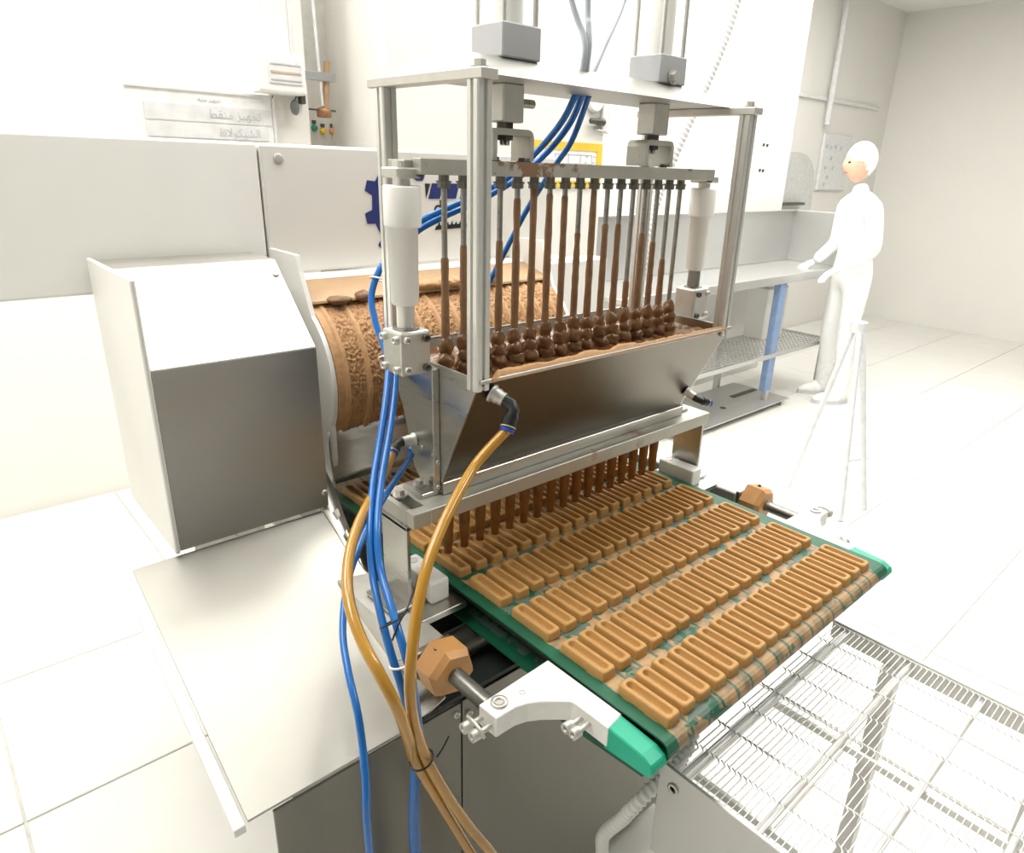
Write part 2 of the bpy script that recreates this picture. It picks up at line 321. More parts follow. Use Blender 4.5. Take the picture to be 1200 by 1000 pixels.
for side in (-1, 1):
    MX = (lambda x: x) if side < 0 else (lambda x: 0.596 - x)
    poly = [(MX(x), y) for x, y in br]
    a = MB().prism(poly, 2, -.053, -.020, bev=.0012).build('nose_bracket', m_aluw, cv)
    MB().lathe((MX(-.147), -.2425, -.021), (0, 0, 1), [(0, .012), (.0045, .012), (.0045, .0065), (.0015, .006)], n=20).build('countersunk_screw', m_alu, a)
    MB().lathe((MX(-.110), -.2475, -.0205), (0, 0, 1), [(0, .0042), (.0008, .0042), (.0008, .0036), (-.003, .0036)], n=14).build('dowel_hole', m_dark, a)
    bb = MB(); bolts_b(bb, side, (-.233, -.252), -.038, MX(-.169)); bb.tube([(MX(-.188), -.226, -.03), (MX(-.19), -.240, -.026), (MX(-.19), -.255, -.03), (MX(-.188), -.262, -.04)], .0025, n=8).build('end_clamp_screw', m_alu, a)
    bb = MB(); bolts_b(bb, side, (-.322, -.336), -.036, MX(-.067)); bb.build('side_clamp_screw', m_alu, a)
    # bright nose strip beyond the bracket
    zz = [(-.362, -.021), (-.425, -.024), (-.440, -.031), (-.444, -.041), (-.438, -.052), (-.362, -.060)]
    MB().prism(zz, 0, MX(-.0655), MX(-.0345), bev=.0018).build('belt_nose_strip', m_green, cv)
    MB().prism([(-.24, -.045), (-.425, -.045), (-.425, -.064), (-.24, -.085)], 0, MX(-.060), MX(-.036), bev=.001).build('nose_side_strip', mat('dark_green_plastic', srgb(20, 84, 58), .5), cv)
    # tensioning rod and its big nut
    b = MB(); pts = 46; pr_ = []
    for k in range(pts): pr_.append((k * .00235, .0112 + (.0018 if k % 2 else -.0016)))
    b.lathe((MX(-.14), -.125, -.050), (0, -1, 0), pr_, n=18).build('threaded_rod', m_rod, cv)
    hn = MB(); hn.lathe((MX(-.14), -.082, -.050), (0, -1, 0), [(0, .038), (.003, .0415), (.040, .0415), (.050, .034), (.050, .013), (.046, .0125)], n=6, smooth=False); hn = hn.build('hex_nut', m_brass, cv)
    MB().lathe((MX(-.152), -.102, -.0148), (MX(-.152) * 0 - .35 * -side * -1 * 0, 0, 1), [(0, .004), (.0022, .004), (.0022, .0034), (-.001, .0034)], n=14).build('grease_hole', m_black, hn)
    MB().box((MX(-.170), -.070, -.092), (MX(-.110), .50, -.034), .003).build('side_rail', m_alu, cv)
    MB().box((MX(-.178), -.081, -.128), (MX(-.108), -.069, -.026), .002).build('rail_end_plate', m_steel, cv)
    MB().box((MX(-.120), -.012, -.036), (MX(-.030), .13, -.031), .001).box((MX(-.120), -.014, -.043), (MX(-.030), -.010, -.031), .001).build('rail_tray', m_steel, cv)
    g = MB().box((MX(-.083), .012, -.031), (MX(-.047), .112, .010), .004, seg=2).build('guide_block', m_plast, cv)
    MB().lathe((MX(-.065), .094, .0102), (0, 0, 1), [(0, .0085), (.0006, .0085), (.0006, .007), (-.004, .0065)], n=18).build('screw_recess', m_alu, g)

# ------------------------------------------------------------------ depositor
dp = thing('chocolate_depositor', 'steel chocolate depositor with open hopper and row of plunger rods above the belt', 'machine', (0.29, 0.08, -0.03))
# base plate with its slot (built as four pieces round the slot)
bp = MB()
ZT, ZU = .1456, .1187
bp.prism([(-.078, .016), (.654, .016), (.687, .016), (.687, .125), (-.078, .125)], 2, ZU, ZT, bev=.0012)
bp.box((-.111, .016, ZU), (-.078, .036, ZT), .0012); bp.box((-.111, .104, ZU), (-.078, .125, ZT), .0012); bp.box((-.111, .036, ZU), (-.102, .104, ZT), .0008)
bp.box((-.102, .036, ZU), (-.078, .104, ZU + .006))
base = bp.build('base_plate', m_alus, dp)
hexbolt(MB(), (-.090, .088, ZT), (0, 0, 1), .0085, .012).build('slot_bolt', m_alu, base)
hexbolt(MB(), (.664, .088, ZT), (0, 0, 1), .0085, .012).build('slot_bolt', m_alu, base)
for side in (-1, 1):
    MX = (lambda x: x) if side < 0 else (lambda x: 0.576 - x)
    lg = MB().box((MX(-.116), .030, -.030), (MX(-.109), .106, ZU), .001).box((MX(-.116), .030, ZU - .007), (MX(-.060), .106, ZU - .0005), .001).box((MX(-.150), .026, -.031), (MX(-.060), .110, -.025), .001).build('leg', m_steel, dp)
    hexbolt(MB(), (MX(-.085), .075, -.0252), (0, 0, 1), .0075, .010).build('leg_bolt', m_alu, lg)
    hexbolt(MB(), (MX(-.135), .055, -.0252), (0, 0, 1), .0055, .007).build('leg_bolt', m_alu, lg)
# hopper
XL, XR = -.030, .615; t = .003
hp = MB()
hp.prism([(-.050, .365), (.050, .172), (.050, .1457), (.053, .1457), (.053, .173), (-.0465, .365)], 0, XL, XR)
hp.prism([(.212, .365), (.112, .172), (.112, .1457), (.109, .1457), (.109, .173), (.2085, .365)], 0, XL, XR)
hp.box((XL, .05, .146), (XR, .112, .150))
hop = hp.build('hopper', m_hopper, dp)
endp = [(-.050, .367), (.050, .172), (.050, .1457), (.112, .1457), (.112, .172), (.212, .367)]
MB().prism(endp, 0, XL - .003, XL + .001).build('hopper_end', m_steel, hop)
MB().prism(endp, 0, XR - .001, XR + .003).build('hopper_end', m_steel, hop)
MB().box((XL - .003, -.0518, .361), (XR + .003, -.0475, .3675), .0008).build('front_rim', m_steel, hop)
MB().box((XL - .003, .2105, .360), (XR + .003, .216, .368), .001).build('rear_rim', m_steel, hop)
MB().box((XL - .004, .044, .146), (XR + .004, .052, .168), .001).build('bottom_lip', m_steel, hop)
for side in (-1, 1):
    MX = (lambda x: x) if side < 0 else (lambda x: 0.585 - x)
    # gusset that carries the guide column
    g = MB().prism([(.055, .362), (.150, .362), (.172, .338), (.126, .172), (.104, .152), (.055, .148)], 0, MX(-.0335), MX(-.0375), bev=.0006)
    g.box((MX(-.046), .053, .146), (MX(-.0335), .0565, .362), .0008)
    g.box((MX(-.070), .054, .1456), (MX(-.0335), .112, .1536), .001)
    g = g.build('column_gusset', m_steel, dp)
    hexbolt(MB(), (MX(-.052), .088, .1536), (0, 0, 1), .0075, .010).build('gusset_bolt', m_alu, g)
    for y, z in ((.10, .215), (.068, .212)): MB().cyl((MX(-.0374), y, z), (MX(-.0392), y, z), .003, n=10).build('rivet', m_alu, g)
    for z in (.160, .205): capscrew(MB(), (MX(-.0395), .053, z), (0, -1, 0), .0035, .004).build('flange_screw', m_alu, g)
    blk = MB().box((MX(-.099), .054, .358), (MX(-.046), .107, .425), .004, seg=2).build('bearing_block', m_alu, dp)
    for y in (.063, .098):
        for z in (.368, .414):
            capscrew(MB(), (MX(-.099), y, z), (side, 0, 0), .0058, .0075).build('block_screw', m_alu, blk)
    for x in (-.056, -.089):
        for z in (.368, .414): capscrew(MB(), (MX(x), .054, z), (0, -1, 0), .0058, .006).build('block_screw', m_iron if x > -.06 else m_alu, blk)
    MB().lathe((MX(-.0725), .081, .424), (0, 0, 1), [(0, .020), (.003, .020), (.003, .0155)], n=24).build('seal_ring', m_dark, blk)
    MB().cyl((MX(-.0725), .081, .426), (MX(-.0725), .081, .470), .0135, n=20).build('guide_rod', m_rod if side > 0 else m_post, dp)
    MB().lathe((MX(-.0725), .081, .462), (0, 0, 1), [(0, .0185), (.003, .0205), (.110, .0215), (.111, .0255), (.115, .0268), (.165, .0268), (.168, .0255), (.168, .0125)], n=32).build('guide_sleeve', m_plast, dp)
    MB().cyl((MX(-.0725), .081, .628), (MX(-.0725), .081, .662), .0125, n=20).build('sleeve_shaft', m_post, dp)
    cl = MB().box((MX(-.092), .060, .640), (MX(-.053), .104, .654), .002).build('shaft_clamp', m_alu, dp)
    capscrew(MB(), (MX(-.056), .062, .647), (0, -1, 0), .0055, .008).build('clamp_screw', m_iron, cl)
    MB().cyl((MX(-.0725), .081, .654), (MX(-.0725), .081, .660), .013, n=6, smooth=False).build('clamp_nut', m_alu, cl)
MB().prism([(.180, .235), (.384, .205), (.384, .202), (.180, .232)], 0, .12, .600).build('light_block_sheet', m_dark, dp)  # unseen sheet added to keep overhead light off the belt under the nozzles
# crossbar
cb = MB(); cb.box((-.062, .047, .6455), (.641, .068, .6668), .0008); cb.box((-.075, .068, .648), (.648, .112, .664), .0008)
cb.build('crossbar', mat('chocolate_smeared_bar', srgb(184, 182, 172), .45, .6, var=.06, scale=30, stain=srgb(136, 104, 78), stain_scale=34, stain_amt=.62, stain_at=(.150, .13)), dp)
# plungers
coat = [.522, .539, .524, .543, .608, .626, .615, .612, .549, .622, .562, .561, .453, .542, .524, .488, .394]
rodm = MB().cyl((0, 0, .33), (0, 0, .640), .0046, n=14).mesh('plunger_rod', m_rod)
nutm = MB().lathe((0, 0, .6265), (0, 0, 1), [(0, .0085), (.001, .0098), (.0075, .0098), (.008, .0115), (.0105, .0115), (.0105, .008), (.019, .008)], n=12, smooth=False).mesh('lock_nut', mat('worn_steel_nut', srgb(128, 126, 118), .4, .8, var=.2, scale=90))
for i in range(17):
    r = bpy.data.objects.new('plunger_rod', rodm); COL.objects.link(r); r.location = (i * PX, .081, 0); adopt(r, dp)
    q = bpy.data.objects.new('lock_nut', nutm); COL.objects.link(q); q.parent = r
    z1 = coat[i]; zs = [.335 + (z1 - .335) * k / 14 for k in range(15)]
    pr_ = [(z, .0059 + .0016 * noise.noise((i * 7.3, z * 70, 1)) + .0012 * (1 - (z - .335) / (z1 - .335))) for z in zs]
    pr_.append((z1 + .004, .0048))
    c = MB().lathe((i * PX, .081, 0), (0, 0, 1), [(zz, rr) for zz, rr in pr_], n=12).build('chocolate_coating', m_coat); c.location = Vector(c.location); adopt(c, r)
    hb = MB()
    j_ = lambda a: random.uniform(-a, a)
    hb.blob((i * PX + j_(.002), .080, .386 + j_(.004)), .0115, (1, 1, 1.5), .32, 18, i)
    hb.blob((i * PX + j_(.003), .0765, .366 + j_(.003)), .0125, (1.05, 1, 1.25), .32, 18, i + 31)
    hb.blob((i * PX + j_(.003), .074, .347), .0135, (1.05, 1, 1.0), .32, 18, i + 57)
    hb.blob((i * PX + j_(.005), .089, .352), .012, (1.1, 1, 1.2), .6, 14, i + 83)
    c = hb.build('plunger_head', m_choc); adopt(c, r)
# nozzles
nzm = MB().lathe((0, 0, .120), (0, 0, -1), [(0, .0095), (.004, .0095), (.030, .0094), (.032, .0102), (.060, .0102), (.064, .0096), (.070, .0094), (.096, .0092), (.098, .0078), (.112, .0074), (.112, .004), (.106, .004)], n=16).mesh('nozzle', m_noz)
for i in range(17):
    r = bpy.data.objects.new('nozzle', nzm); COL.objects.link(r); r.location = (i * PX, .081, 0); r.rotation_euler = (0, 0, random.uniform(0, 6)); adopt(r, dp)
# posts of T-slot profile
def post(x, y, z0, z1):
    w = .0125; s_ = .003; d = .004
    pl = []
    for sx, sy in ((1, 0), (0, 1), (-1, 0), (0, -1)):
        ex = Vector((sx, sy)); ey = Vector((-sy, sx))
        for t_, dd in ((-w + .002, 0), (-s_, 0), (-s_, -d), (s_, -d), (s_, 0), (w - .002, 0)): pl.append(tuple(Vector((x, y)) + ex * (w + dd) + ey * t_))
    return MB().prism(pl, 2, z0, z1)
for (x, y, z0) in ((-.026, -.037, .350), (.602, -.037, .350), (-.026, .192, .350), (.602, .192, .350)):
    post(x, y, z0, .7625).build('post', m_post, dp)
for x in (-.026, .602):
    st = MB().box((x - .0135, -.058, .7628), (x + .0135, .222, .7755), .001).build('side_strip', m_alu, dp)
    hexbolt(MB(), (x, -.037, .7755), (0, 0, 1), .0085, .010).build('strip_bolt', m_alu, st)
# top beam: folded hat section
def hat():
    zb, zt_ = .7757, .806; Y0, Y1, y0, y1 = -.004, .168, .050, .150; A0, A1, a0, a1 = -.045, .590, .004, .572
    v = [(A0, Y0 + .035, zb), (A1, Y0, zb), (A1, Y1, zb), (A0, Y1, zb), (a0, y0, zt_), (a1, y0, zt_ - .002), (a1, y1, zt_), (a0, y1, zt_), (-.012, Y0, zb), (A0 + .02, Y0 + .012, zb)]
    return v
bmt = MB()
zb, zt_ = .7757, .8065
lo = [(-.034, .030, zb), (-.004, -.004, zb), (.592, -.004, zb), (.608, .012, zb), (.608, .160, zb), (.58, .168, zb), (-.034, .168, zb)]
hi = [(.002, .056, zt_), (.012, .050, zt_), (.560, .050, zt_), (.572, .058, zt_), (.572, .146, zt_), (.56, .150, zt_), (.002, .150, zt_)]
lip = [(x, y, zb - .014) for x, y, z in lo]
n = 7; vs = lo + lo + hi
bmt.add(vs, [(n + i, n + (i + 1) % n, 2 * n + (i + 1) % n, 2 * n + i) for i in range(n)] + [tuple(2 * n + i for i in range(n)), tuple(n + i for i in range(n))[::-1]])
tb = bmt.build('top_beam', mat('splashed_folded_sheet', srgb(182, 181, 176), .42, .8, var=.04, scale=10, stain=srgb(176, 136, 100), stain_scale=16, stain_amt=.66), dp)
for cx in (.115, .472):
    ac = MB().box((cx - .037, .044, .8068), (cx + .037, .118, .852), .002).build('air_cylinder', m_grey, dp)
    for sx in (-1, 1):
        for sy in (-1, 1): MB().cyl((cx + sx * .030, .081 + sy * .030, .851), (cx + sx * .030, .081 + sy * .030, 1.06), .0042, n=12).build('tie_rod', m_post, ac)
    MB().cyl((cx, .081, .852), (cx, .081, 1.06), .024, n=28).build('barrel', m_plast, ac)
    if cx > .3: hexbolt(MB(), (cx - .004, .0435, .818), (0, -1, 0), .009, .012).build('port_plug', m_alu, ac)
    MB().box((cx - .021, .060, .7225), (cx + .021, .102, .7757), .002).build('rod_guide_block', m_alu, dp)
    MB().cyl((cx, .081, .690), (cx, .081, .724), .0075, n=14).build('cylinder_rod', m_post, dp)
    MB().cyl((cx, .081, .7135), (cx, .081, .7225), .0135, n=6, smooth=False).build('coupling_nut', m_iron, dp)
    MB().lathe((cx, .081, .7045), (0, 0, -1), [(0, .0135), (.007, .0135), (.0075, .0085), (.014, .008)], n=6, smooth=False).build('coupling_nut', m_iron, dp)
    yk = MB()
    r_ = .012; out = [(-.041, .668), (-.041, .7135 - r_)] + [(-.041 + r_ - r_ * math.cos(a), .7135 - r_ + r_ * math.sin(a)) for a in (.5, 1.0)] + [(-.041 + r_, .7135), (.041 - r_, .7135)] + [(.041 - r_ + r_ * math.sin(a), .7135 - r_ + r_ * math.cos(a)) for a in (.5, 1.0)] + [(.041, .7135 - r_), (.041, .668), (.033, .668), (.033, .7045), (-.033, .7045), (-.033, .668)]
    yk.prism([(cx + x, z) for x, z in out], 1, .058, .104); yk = yk.build('yoke', m_alus, dp)
    for sx in (-1, 1): hexbolt(MB(), (cx + sx * .026, .070, .6668), (0, 0, 1), .0055, .006).build('yoke_bolt', m_iron, yk)
MB().cyl((.137, .081, .752), (.172, .081, .752), .0065, n=14).build('air_port', m_rod, dp)
# push-in elbows
def elbow(p, d1, d2, big=True):
    p = Vector(p); d1 = Vector(d1).normalized(); d2 = Vector(d2).normalized(); k = 1.0 if big else .8
    e = MB().lathe(p, d1, [(0, .0150 * k), (.004, .0150 * k), (.005, .0115 * k), (.012, .0125 * k), (.014, .0110 * k), (.022, .0110 * k)], n=16).build('elbow_fitting', m_alu, dp)
    c0 = p + d1 * .022 * k; c1 = p + d1 * .040 * k; c2 = c1 + d2 * .016 * k; c3 = c1 + d2 * .038 * k
    MB().tube([c0, c0.lerp(c1, .55), c1 - d1 * .004 + d2 * .002, c1 + d2 * .008, c2], .0098 * k, n=14).lathe(c2, d2, [(0, .0118 * k), (.020 * k, .0118 * k), (.021 * k, .0105 * k)], n=16).build('elbow_body', m_blk, e)
    MB().lathe(c2 + d2 * .017 * k, d2, [(0, .0121 * k), (.0018, .0121 * k), (.0018, .0115 * k)], n=16).build('metal_band', m_alu, e)
    MB().lathe(c2 + d2 * .0205 * k, d2, [(0, .0108 * k), (.005, .0112 * k), (.005, .007 * k)], n=16).build('release_ring', m_bluering, e)
    return c2 + d2 * .022 * k
A1 = elbow((-.002, -.039, .341), (.45, -.80, -.40), (-.52, -.22, -.82))
elbow((.600, .028, .210), (.25, -.9, -.42), (.80, -.35, -.30), False)
A2 = elbow((-.0375, .122, .222), (-1, .1, 0), (-.72, -.66, -.22), False)

# ------------------------------------------------------------------ chocolate in the hopper
b = MB(); nx, ny = 150, 26
vs = []
for i in range(nx + 1):
    for j in range(ny + 1):
        x = XL + .002 + (XR - XL - .004) * i / nx; y = -.0325 + .227 * j / ny
        z = .338 + .006 * noise.noise((x * 34, y * 34, 0)) + .004 * noise.noise((x * 90, y * 90, 3)) + .014 * max(0, (x - .545) / .07) + .022 * math.exp(-((y - .1945) / .010) ** 2) * (.75 + .5 * noise.noise((x * 18, 4, 0)))
        vs.append((x, y, z))
b.add(vs, [(i * (ny + 1) + j, (i + 1) * (ny + 1) + j, (i + 1) * (ny + 1) + j + 1, i * (ny + 1) + j + 1) for i in range(nx) for j in range(ny)], True)
b.box((XL + .003, -.015, .300), (XR - .003, .178, .325))
cm = b.build('chocolate_mass', m_choc); tag(cm, 'glossy dark melted chocolate filling the open steel hopper', 'chocolate')
b = MB(); N_ = 150                                      # light crust dried along the front rim
vs = []; K = 7
for i in range(N_ + 1):
    u = i / N_; x = -.012 + .612 * u
    wd = (1.0 if .03 < u < .55 else .55) * (.75 + .5 * noise.noise((x * 22, 0, 5))) * min(1, u * 25, (1 - u) * 25)
    for k in range(K):
        s_ = k / (K - 1); y = -.0525 + .042 * s_ * wd; z = .3682 - (.006 if k == 0 else 0) + (.011 * math.sin(PI * min(1, s_ * 1.1)) * wd) - .022 * s_ * s_ * wd + .0022 * noise.noise((x * 120, y * 120, 2))
        vs.append((x, y, z))
b.add(vs, [(i * K + k, (i + 1) * K + k, (i + 1) * K + k + 1, i * K + k + 1) for i in range(N_) for k in range(K - 1)], True)
b.build('dried_crust', m_crust, cm, label='light tan dried chocolate crust along the front rim')

# ------------------------------------------------------------------ moulding machine behind
mm = thing('moulding_machine', 'steel and white moulding machine with chocolate covered roller behind the depositor', 'machine', (0.2, 0.4, FLOOR))
CY, CZ, CR = .542, .241, .163
b = MB(); nx, na = 420, 380; x0, x1 = -.042, .588
vs = []
for i in range(nx + 1):
    x = x0 + (x1 - x0) * i / nx
    lane = abs(((x - x0 - .020) / .048) % 1 - .5) * 2             # 1 on the smooth rings
    rough = 0 if (x - x0) < .022 else max(0, min(1, (.76 - lane) * 9))
    ringh = .0030 * max(0, min(1, (lane - .76) * 9))
    for k in range(na):
        a = 2 * PI * k / na
        p = Vector((x * 330, math.cos(a) * 52, math.sin(a) * 52))
        h = ringh + rough * (.0056 * noise.noise(p) + .0018 * noise.noise(p * .45) - .0014) + .0006 * noise.noise(p * .4)
        r = CR + h; vs.append((x, CY + r * math.cos(a), CZ + r * math.sin(a)))
b.add(vs, [(i * na + k, i * na + (k + 1) % na, (i + 1) * na + (k + 1) % na, (i + 1) * na + k) for i in range(nx) for k in range(na)], True)
b.add(vs[:na], [tuple(range(na))]); b.add(vs[-na:], [tuple(range(na))[::-1]])
b.build('moulding_roller', m_drum, mm)
# side plates whose front edge follows the roller
def sidepoly(r):
    P_ = [(CY + r * math.cos(math.radians(a)), CZ + r * math.sin(math.radians(a))) for a in range(208, 118, -6)]
    return P_ + [(.49, .455), (.50, .485), (.66, .485), (.66, .02), (.42, .02), (.40, .09)]
for xx in (-.052, .590): MB().prism(sidepoly(CR - .002), 0, xx, xx + .009).build('side_plate', m_plast, mm)
# scraper sheet under the roller
sc = [(.407, .150), (.410, .120), (.408, .09), (.400, .06), (.392, .042)]
MB().prism(sc + [(y + .004, z) for y, z in sc[::-1]], 0, -.056, .600, smooth=True).build('scraper_sheet', m_steel, mm)
GL = [(-.098, .43, .060), (-.108, .37, .036), (-.113, .337, .0245), (-.1155, .279, .0035), (-.121, .214, -.019), (-.125, .16, -.040)]
GR = [(-.058, .43, .062), (-.062, .395, .044), (-.067, .362, .027), (-.077, .320, .006), (-.089, .252, -.025), (-.102, .185, -.055)]
g = MB(); k6 = len(GL); low = [(x, y, z - .003) for x, y, z in GL + GR]
g.add(GL + GR + low, [(i, i + 1, k6 + i + 1, k6 + i) for i in range(k6 - 1)] + [(2 * k6 + i + 1, 2 * k6 + i, 3 * k6 + i, 3 * k6 + i + 1) for i in range(k6 - 1)] + [(k6 + i, k6 + i + 1, 3 * k6 + i + 1, 3 * k6 + i) for i in range(k6 - 1)] + [(i + 1, i, 2 * k6 + i, 2 * k6 + i + 1) for i in range(k6 - 1)], True)
g.build('guard_strip', m_sheet, mm)
# hood
hd = MB().prism([(.336, .030), (.336, .346), (.480, .483), (.60, .483), (.60, .030)], 0, -.37, -.100, bev=.0015).build('hood', m_sheet, mm)
MB().box((-.378, .332, .028), (-.3705, .604, .487), .002).build('hood_end_cover', m_plast, mm)
for p_, d_ in (((-.112, .455, .4592), (0, -.69, .724)), ((-.107, .3355, .06), (0, -1, 0))):
    MB().lathe(p_, d_, [(0, .0065), (.0018, .006), (.003, .004), (.003, .002)], n=14).build('hood_screw', m_alu, hd)
# sloping tray : sheet that curls up towards the rail
b = MB(); nx, ny = 40, 30; vs = []
for i in range(nx + 1):
    for j in range(ny + 1):
        v_ = j / ny; y = -.1 + (.340 + .1) * v_
        xl = -.444; xr = -.136 + .022 * min(1, v_ * 1.4)
        x = xl + (xr - xl) * i / nx
        z = -.1335 + (.155) * v_
        fold = -.232 + .10 * v_ ** 1.3
        if x > fold: z += 2.2 * (x - fold) ** 2 * (1 - .75 * v_)
        vs.append((x, y, z))
b.add(vs, [(i * (ny + 1) + j, (i + 1) * (ny + 1) + j, (i + 1) * (ny + 1) + j + 1, i * (ny + 1) + j + 1) for i in range(nx) for j in range(ny)], True)
nv = len(vs); bot = [(x, y, z - .004) for x, y, z in vs]
edge = [i * (ny + 1) for i in range(nx + 1)]; left = list(range(ny + 1)); right = [nx * (ny + 1) + j for j in range(ny + 1)]
q = MB(); q.v = b.v; q.f = b.f; q.sm = b.sm
for line in (edge, left, right):
    A = [vs[k] for k in line]; B = [bot[k] for k in line]; L_ = len(A); q.add(A + B, [(k, k + 1, L_ + k + 1, L_ + k) for k in range(L_ - 1)])
q.add(bot, [(i * (ny + 1) + j, i * (ny + 1) + j + 1, (i + 1) * (ny + 1) + j + 1, (i + 1) * (ny + 1) + j) for i in range(nx) for j in range(ny)], True)
q.build('discharge_tray', m_tray, mm)
MB().prism([(-.1, -.139), (.34, .016), (.34, .006), (-.1, -.152)], 0, -.462, -.447, bev=.001).build('tray_edge_strip', m_plast, mm)
# cabinet body
MB().box((-.185, -.098, FLOOR + .1), (.606, 1.0, -.141), .002).build('cabinet_body', m_dark, mm)
MB().box((-.105, -.103, FLOOR + .1), (.606, -.098, -.139), .001).build('front_panel', m_steelx, mm)
MB().box((-.412, -.103, FLOOR + .1), (-.108, -.098, -.141), .001).build('front_panel', m_steelx, mm)
for x in (-.16, .58):
    for y in (-.07, .95): MB().cyl((x, y, FLOOR), (x, y, FLOOR + .11), .02, n=14).build('foot', m_dark, mm)
for x, z in ((-.118, -.158), (-.093, -.17)): capscrew(MB(), (x, -.103, z), (0, -1, 0), .0055, .004).build('panel_screw', m_alu, mm)
MB().prism([(-.10, -.128), (.12, -.128), (.12, -.136), (-.10, -.136)], 0, -.185, .606).build('bed_sheet', m_black, mm)  # near-black colour stands in for the shade in the gap under the belt
# white cover above the roller with the printed emblem
cp = MB().box((-.053, .620, .432), (.745, .70, .684), .006, seg=2).build('cover_panel', m_cover, mm)
MB().box((-.62, .622, .42), (-.056, .70, .684), .005, seg=2).build('cover_panel', m_plast, mm)
for x, z in ((-.0168, .6564), (-.0157, .468)): MB().lathe((x, .6202, z), (0, -1, 0), [(0, .0105), (.002, .0105), (.0035, .007), (.0035, .003)], n=18).build('cover_bolt', mat('bolt_grey', srgb(190, 189, 184), .5, .4), cp)
MB().box((-.01, .565, .402), (.745, .622, .430), .004).build('white_ledge', m_plast, mm)
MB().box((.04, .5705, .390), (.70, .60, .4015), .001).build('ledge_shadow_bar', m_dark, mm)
MB().prism([(.466, .3945), (.468, .399), (.575, .428), (.575, .405)], 0, -.044, .60).build('feed_plate', m_film, mm, label='tan chocolate film on the feed plate')
lm = MB(); lm.blob((.015, .468, .397), .018, (1.4, 1, .5), .3, 14, 3); lm.blob((.070, .470, .399), .015, (1.2, 1, .8), .3, 14, 5); lm.build('paste_lump', mat('dull_brown_paste', srgb(124, 92, 62), .5, var=.1), mm)
lm = MB()
for k in range(26):
    x = .22 + k * .0075; lm.blob((x, .478 + .01 * noise.noise((k, 0, 0)), .408 + .006 * noise.noise((k * .7, 2, 0))), .018, (1.2, 1, .6), .4, 10, k)
lm.build('paste_ridge', m_drum, mm)
MB().box((.64, .55, .05), (.90, .62, .42), .004).build('right_housing', m_plast, mm)
# emblem
gx, gz, R1_, R2_, R3_ = .307, .567, .107, .121, .140
pl = []; teeth = 12
for k in range(4):
    c_ = math.radians((133, 163, 192, 223)[k])
    hw = math.radians(7.2); tw = math.radians(4.6)
    pl += [(c_ - hw, R2_), (c_ - tw, R3_), (c_ + tw, R3_), (c_ + hw, R2_)]
outer = [(gx + r * math.cos(a), gz + r * math.sin(a)) for a, r in pl]
inn = [(gx + .003 + .099 * math.cos(a), gz + .099 * math.sin(a)) for a in [math.radians(124 + k * 6) for k in range(19)]]
g = MB(); g.prism(outer + inn[::-1], 1, .6185, .6201); g.build('printed_gear', m_navy, cp)
def para(x, z, w, h, sl, m, nm):
    MB().prism([(x, z), (x + w, z), (x + w + sl, z + h), (x + sl, z + h)], 1, .6185, .6201).build(nm, m, cp)
para(.3355, .5793, .0315, .0345, .0105, m_navy, 'printed_letter'); para(.3810, .5793, .0330, .0345, .0105, m_navy, 'printed_letter'); para(.4260, .5793, .0330, .0345, .0105, m_navy, 'printed_letter')
MB().prism([(.3265, .613), (.3405, .613), (.3290, .581)], 1, .6185, .6201).build('printed_letter', m_ink, cp)
MB().prism([(.290, .629), (.326, .629), (.320, .6188), (.304, .6188)], 1, .6185, .6201).build('printed_letter', m_navy, cp)
def text(s_, size, loc, m, nm, parent, rot=(PI / 2, 0, 0), ext=.0006, sx=1.0):
    cu = bpy.data.curves.new(nm, 'FONT'); cu.body = s_; cu.size = size; cu.extrude = ext; cu.align_x = 'LEFT'
    o = bpy.data.objects.new(nm, cu); COL.objects.link(o)
    dg = bpy.context.evaluated_depsgraph_get(); me = bpy.data.meshes.new_from_object(o.evaluated_get(dg)); bpy.data.objects.remove(o)
    me.materials.clear(); me.materials.append(m); o = bpy.data.objects.new(nm, me); COL.objects.link(o); o.location = loc; o.rotation_euler = rot; o.scale = (sx, 1, 1); adopt(o, parent); return o
text('d', .050, (.349, .6196, .5425), m_ink, 'printed_letter', cp)
g = MB(); g.prism([(.352, .508), (.470, .5125), (.474, .5225), (.357, .518)], 1, .6185, .6201)
for k in range(9):
    x = .360 + k * .0125; g.prism([(x, .517), (x + .007, .517), (x + .006, .5255 + .003 * (k % 2)), (x + .003, .524)], 1, .6185, .6201)
g.build('printed_word', m_ink, cp)

# ------------------------------------------------------------------ hoses
def hose(nm, label, cat, pts, r, m, group=None, n=12):
    o = MB().tube(pts, r, n=n, sub=7).build(nm, m); tag(o, label, cat, group); return o
AMB1 = [tuple(A1), (-0.051, -0.072, 0.254), (-0.098, -0.092, 0.230), (-0.153, -0.122, 0.200), (-0.197, -0.15, 0.168), (-0.226, -0.17, 0.126), (-0.246, -0.185, 0.073), (-0.253, -0.19, 0.025), (-0.248, -0.19, -0.034), (-0.231, -0.19, -0.104), (-0.211, -0.2, -0.166), (-0.181, -0.21, -0.241), (-0.134, -0.22, -0.343), (-.09, -.23, -.46), (-.06, -.24, -.60)]
AMB2 = [tuple(A2), (-0.161, 0.04, 0.195), (-0.213, 0.0, 0.172), (-0.251, -0.04, 0.149), (-0.28, -0.09, 0.127), (-0.292, -0.14, 0.099), (-0.29, -0.18, 0.067), (-0.278, -0.2, 0.017), (-0.261, -0.193, -0.043), (-0.2435, -0.180, -0.104), (-0.2165, -0.187, -0.182), (-0.174, -0.194, -0.300), (-.125, -.205, -.44), (-.10, -.21, -.60)]
hose('amber_hose', 'amber hose hanging from the black elbow on the hopper front', 'hose', AMB1, .0078, m_amber)
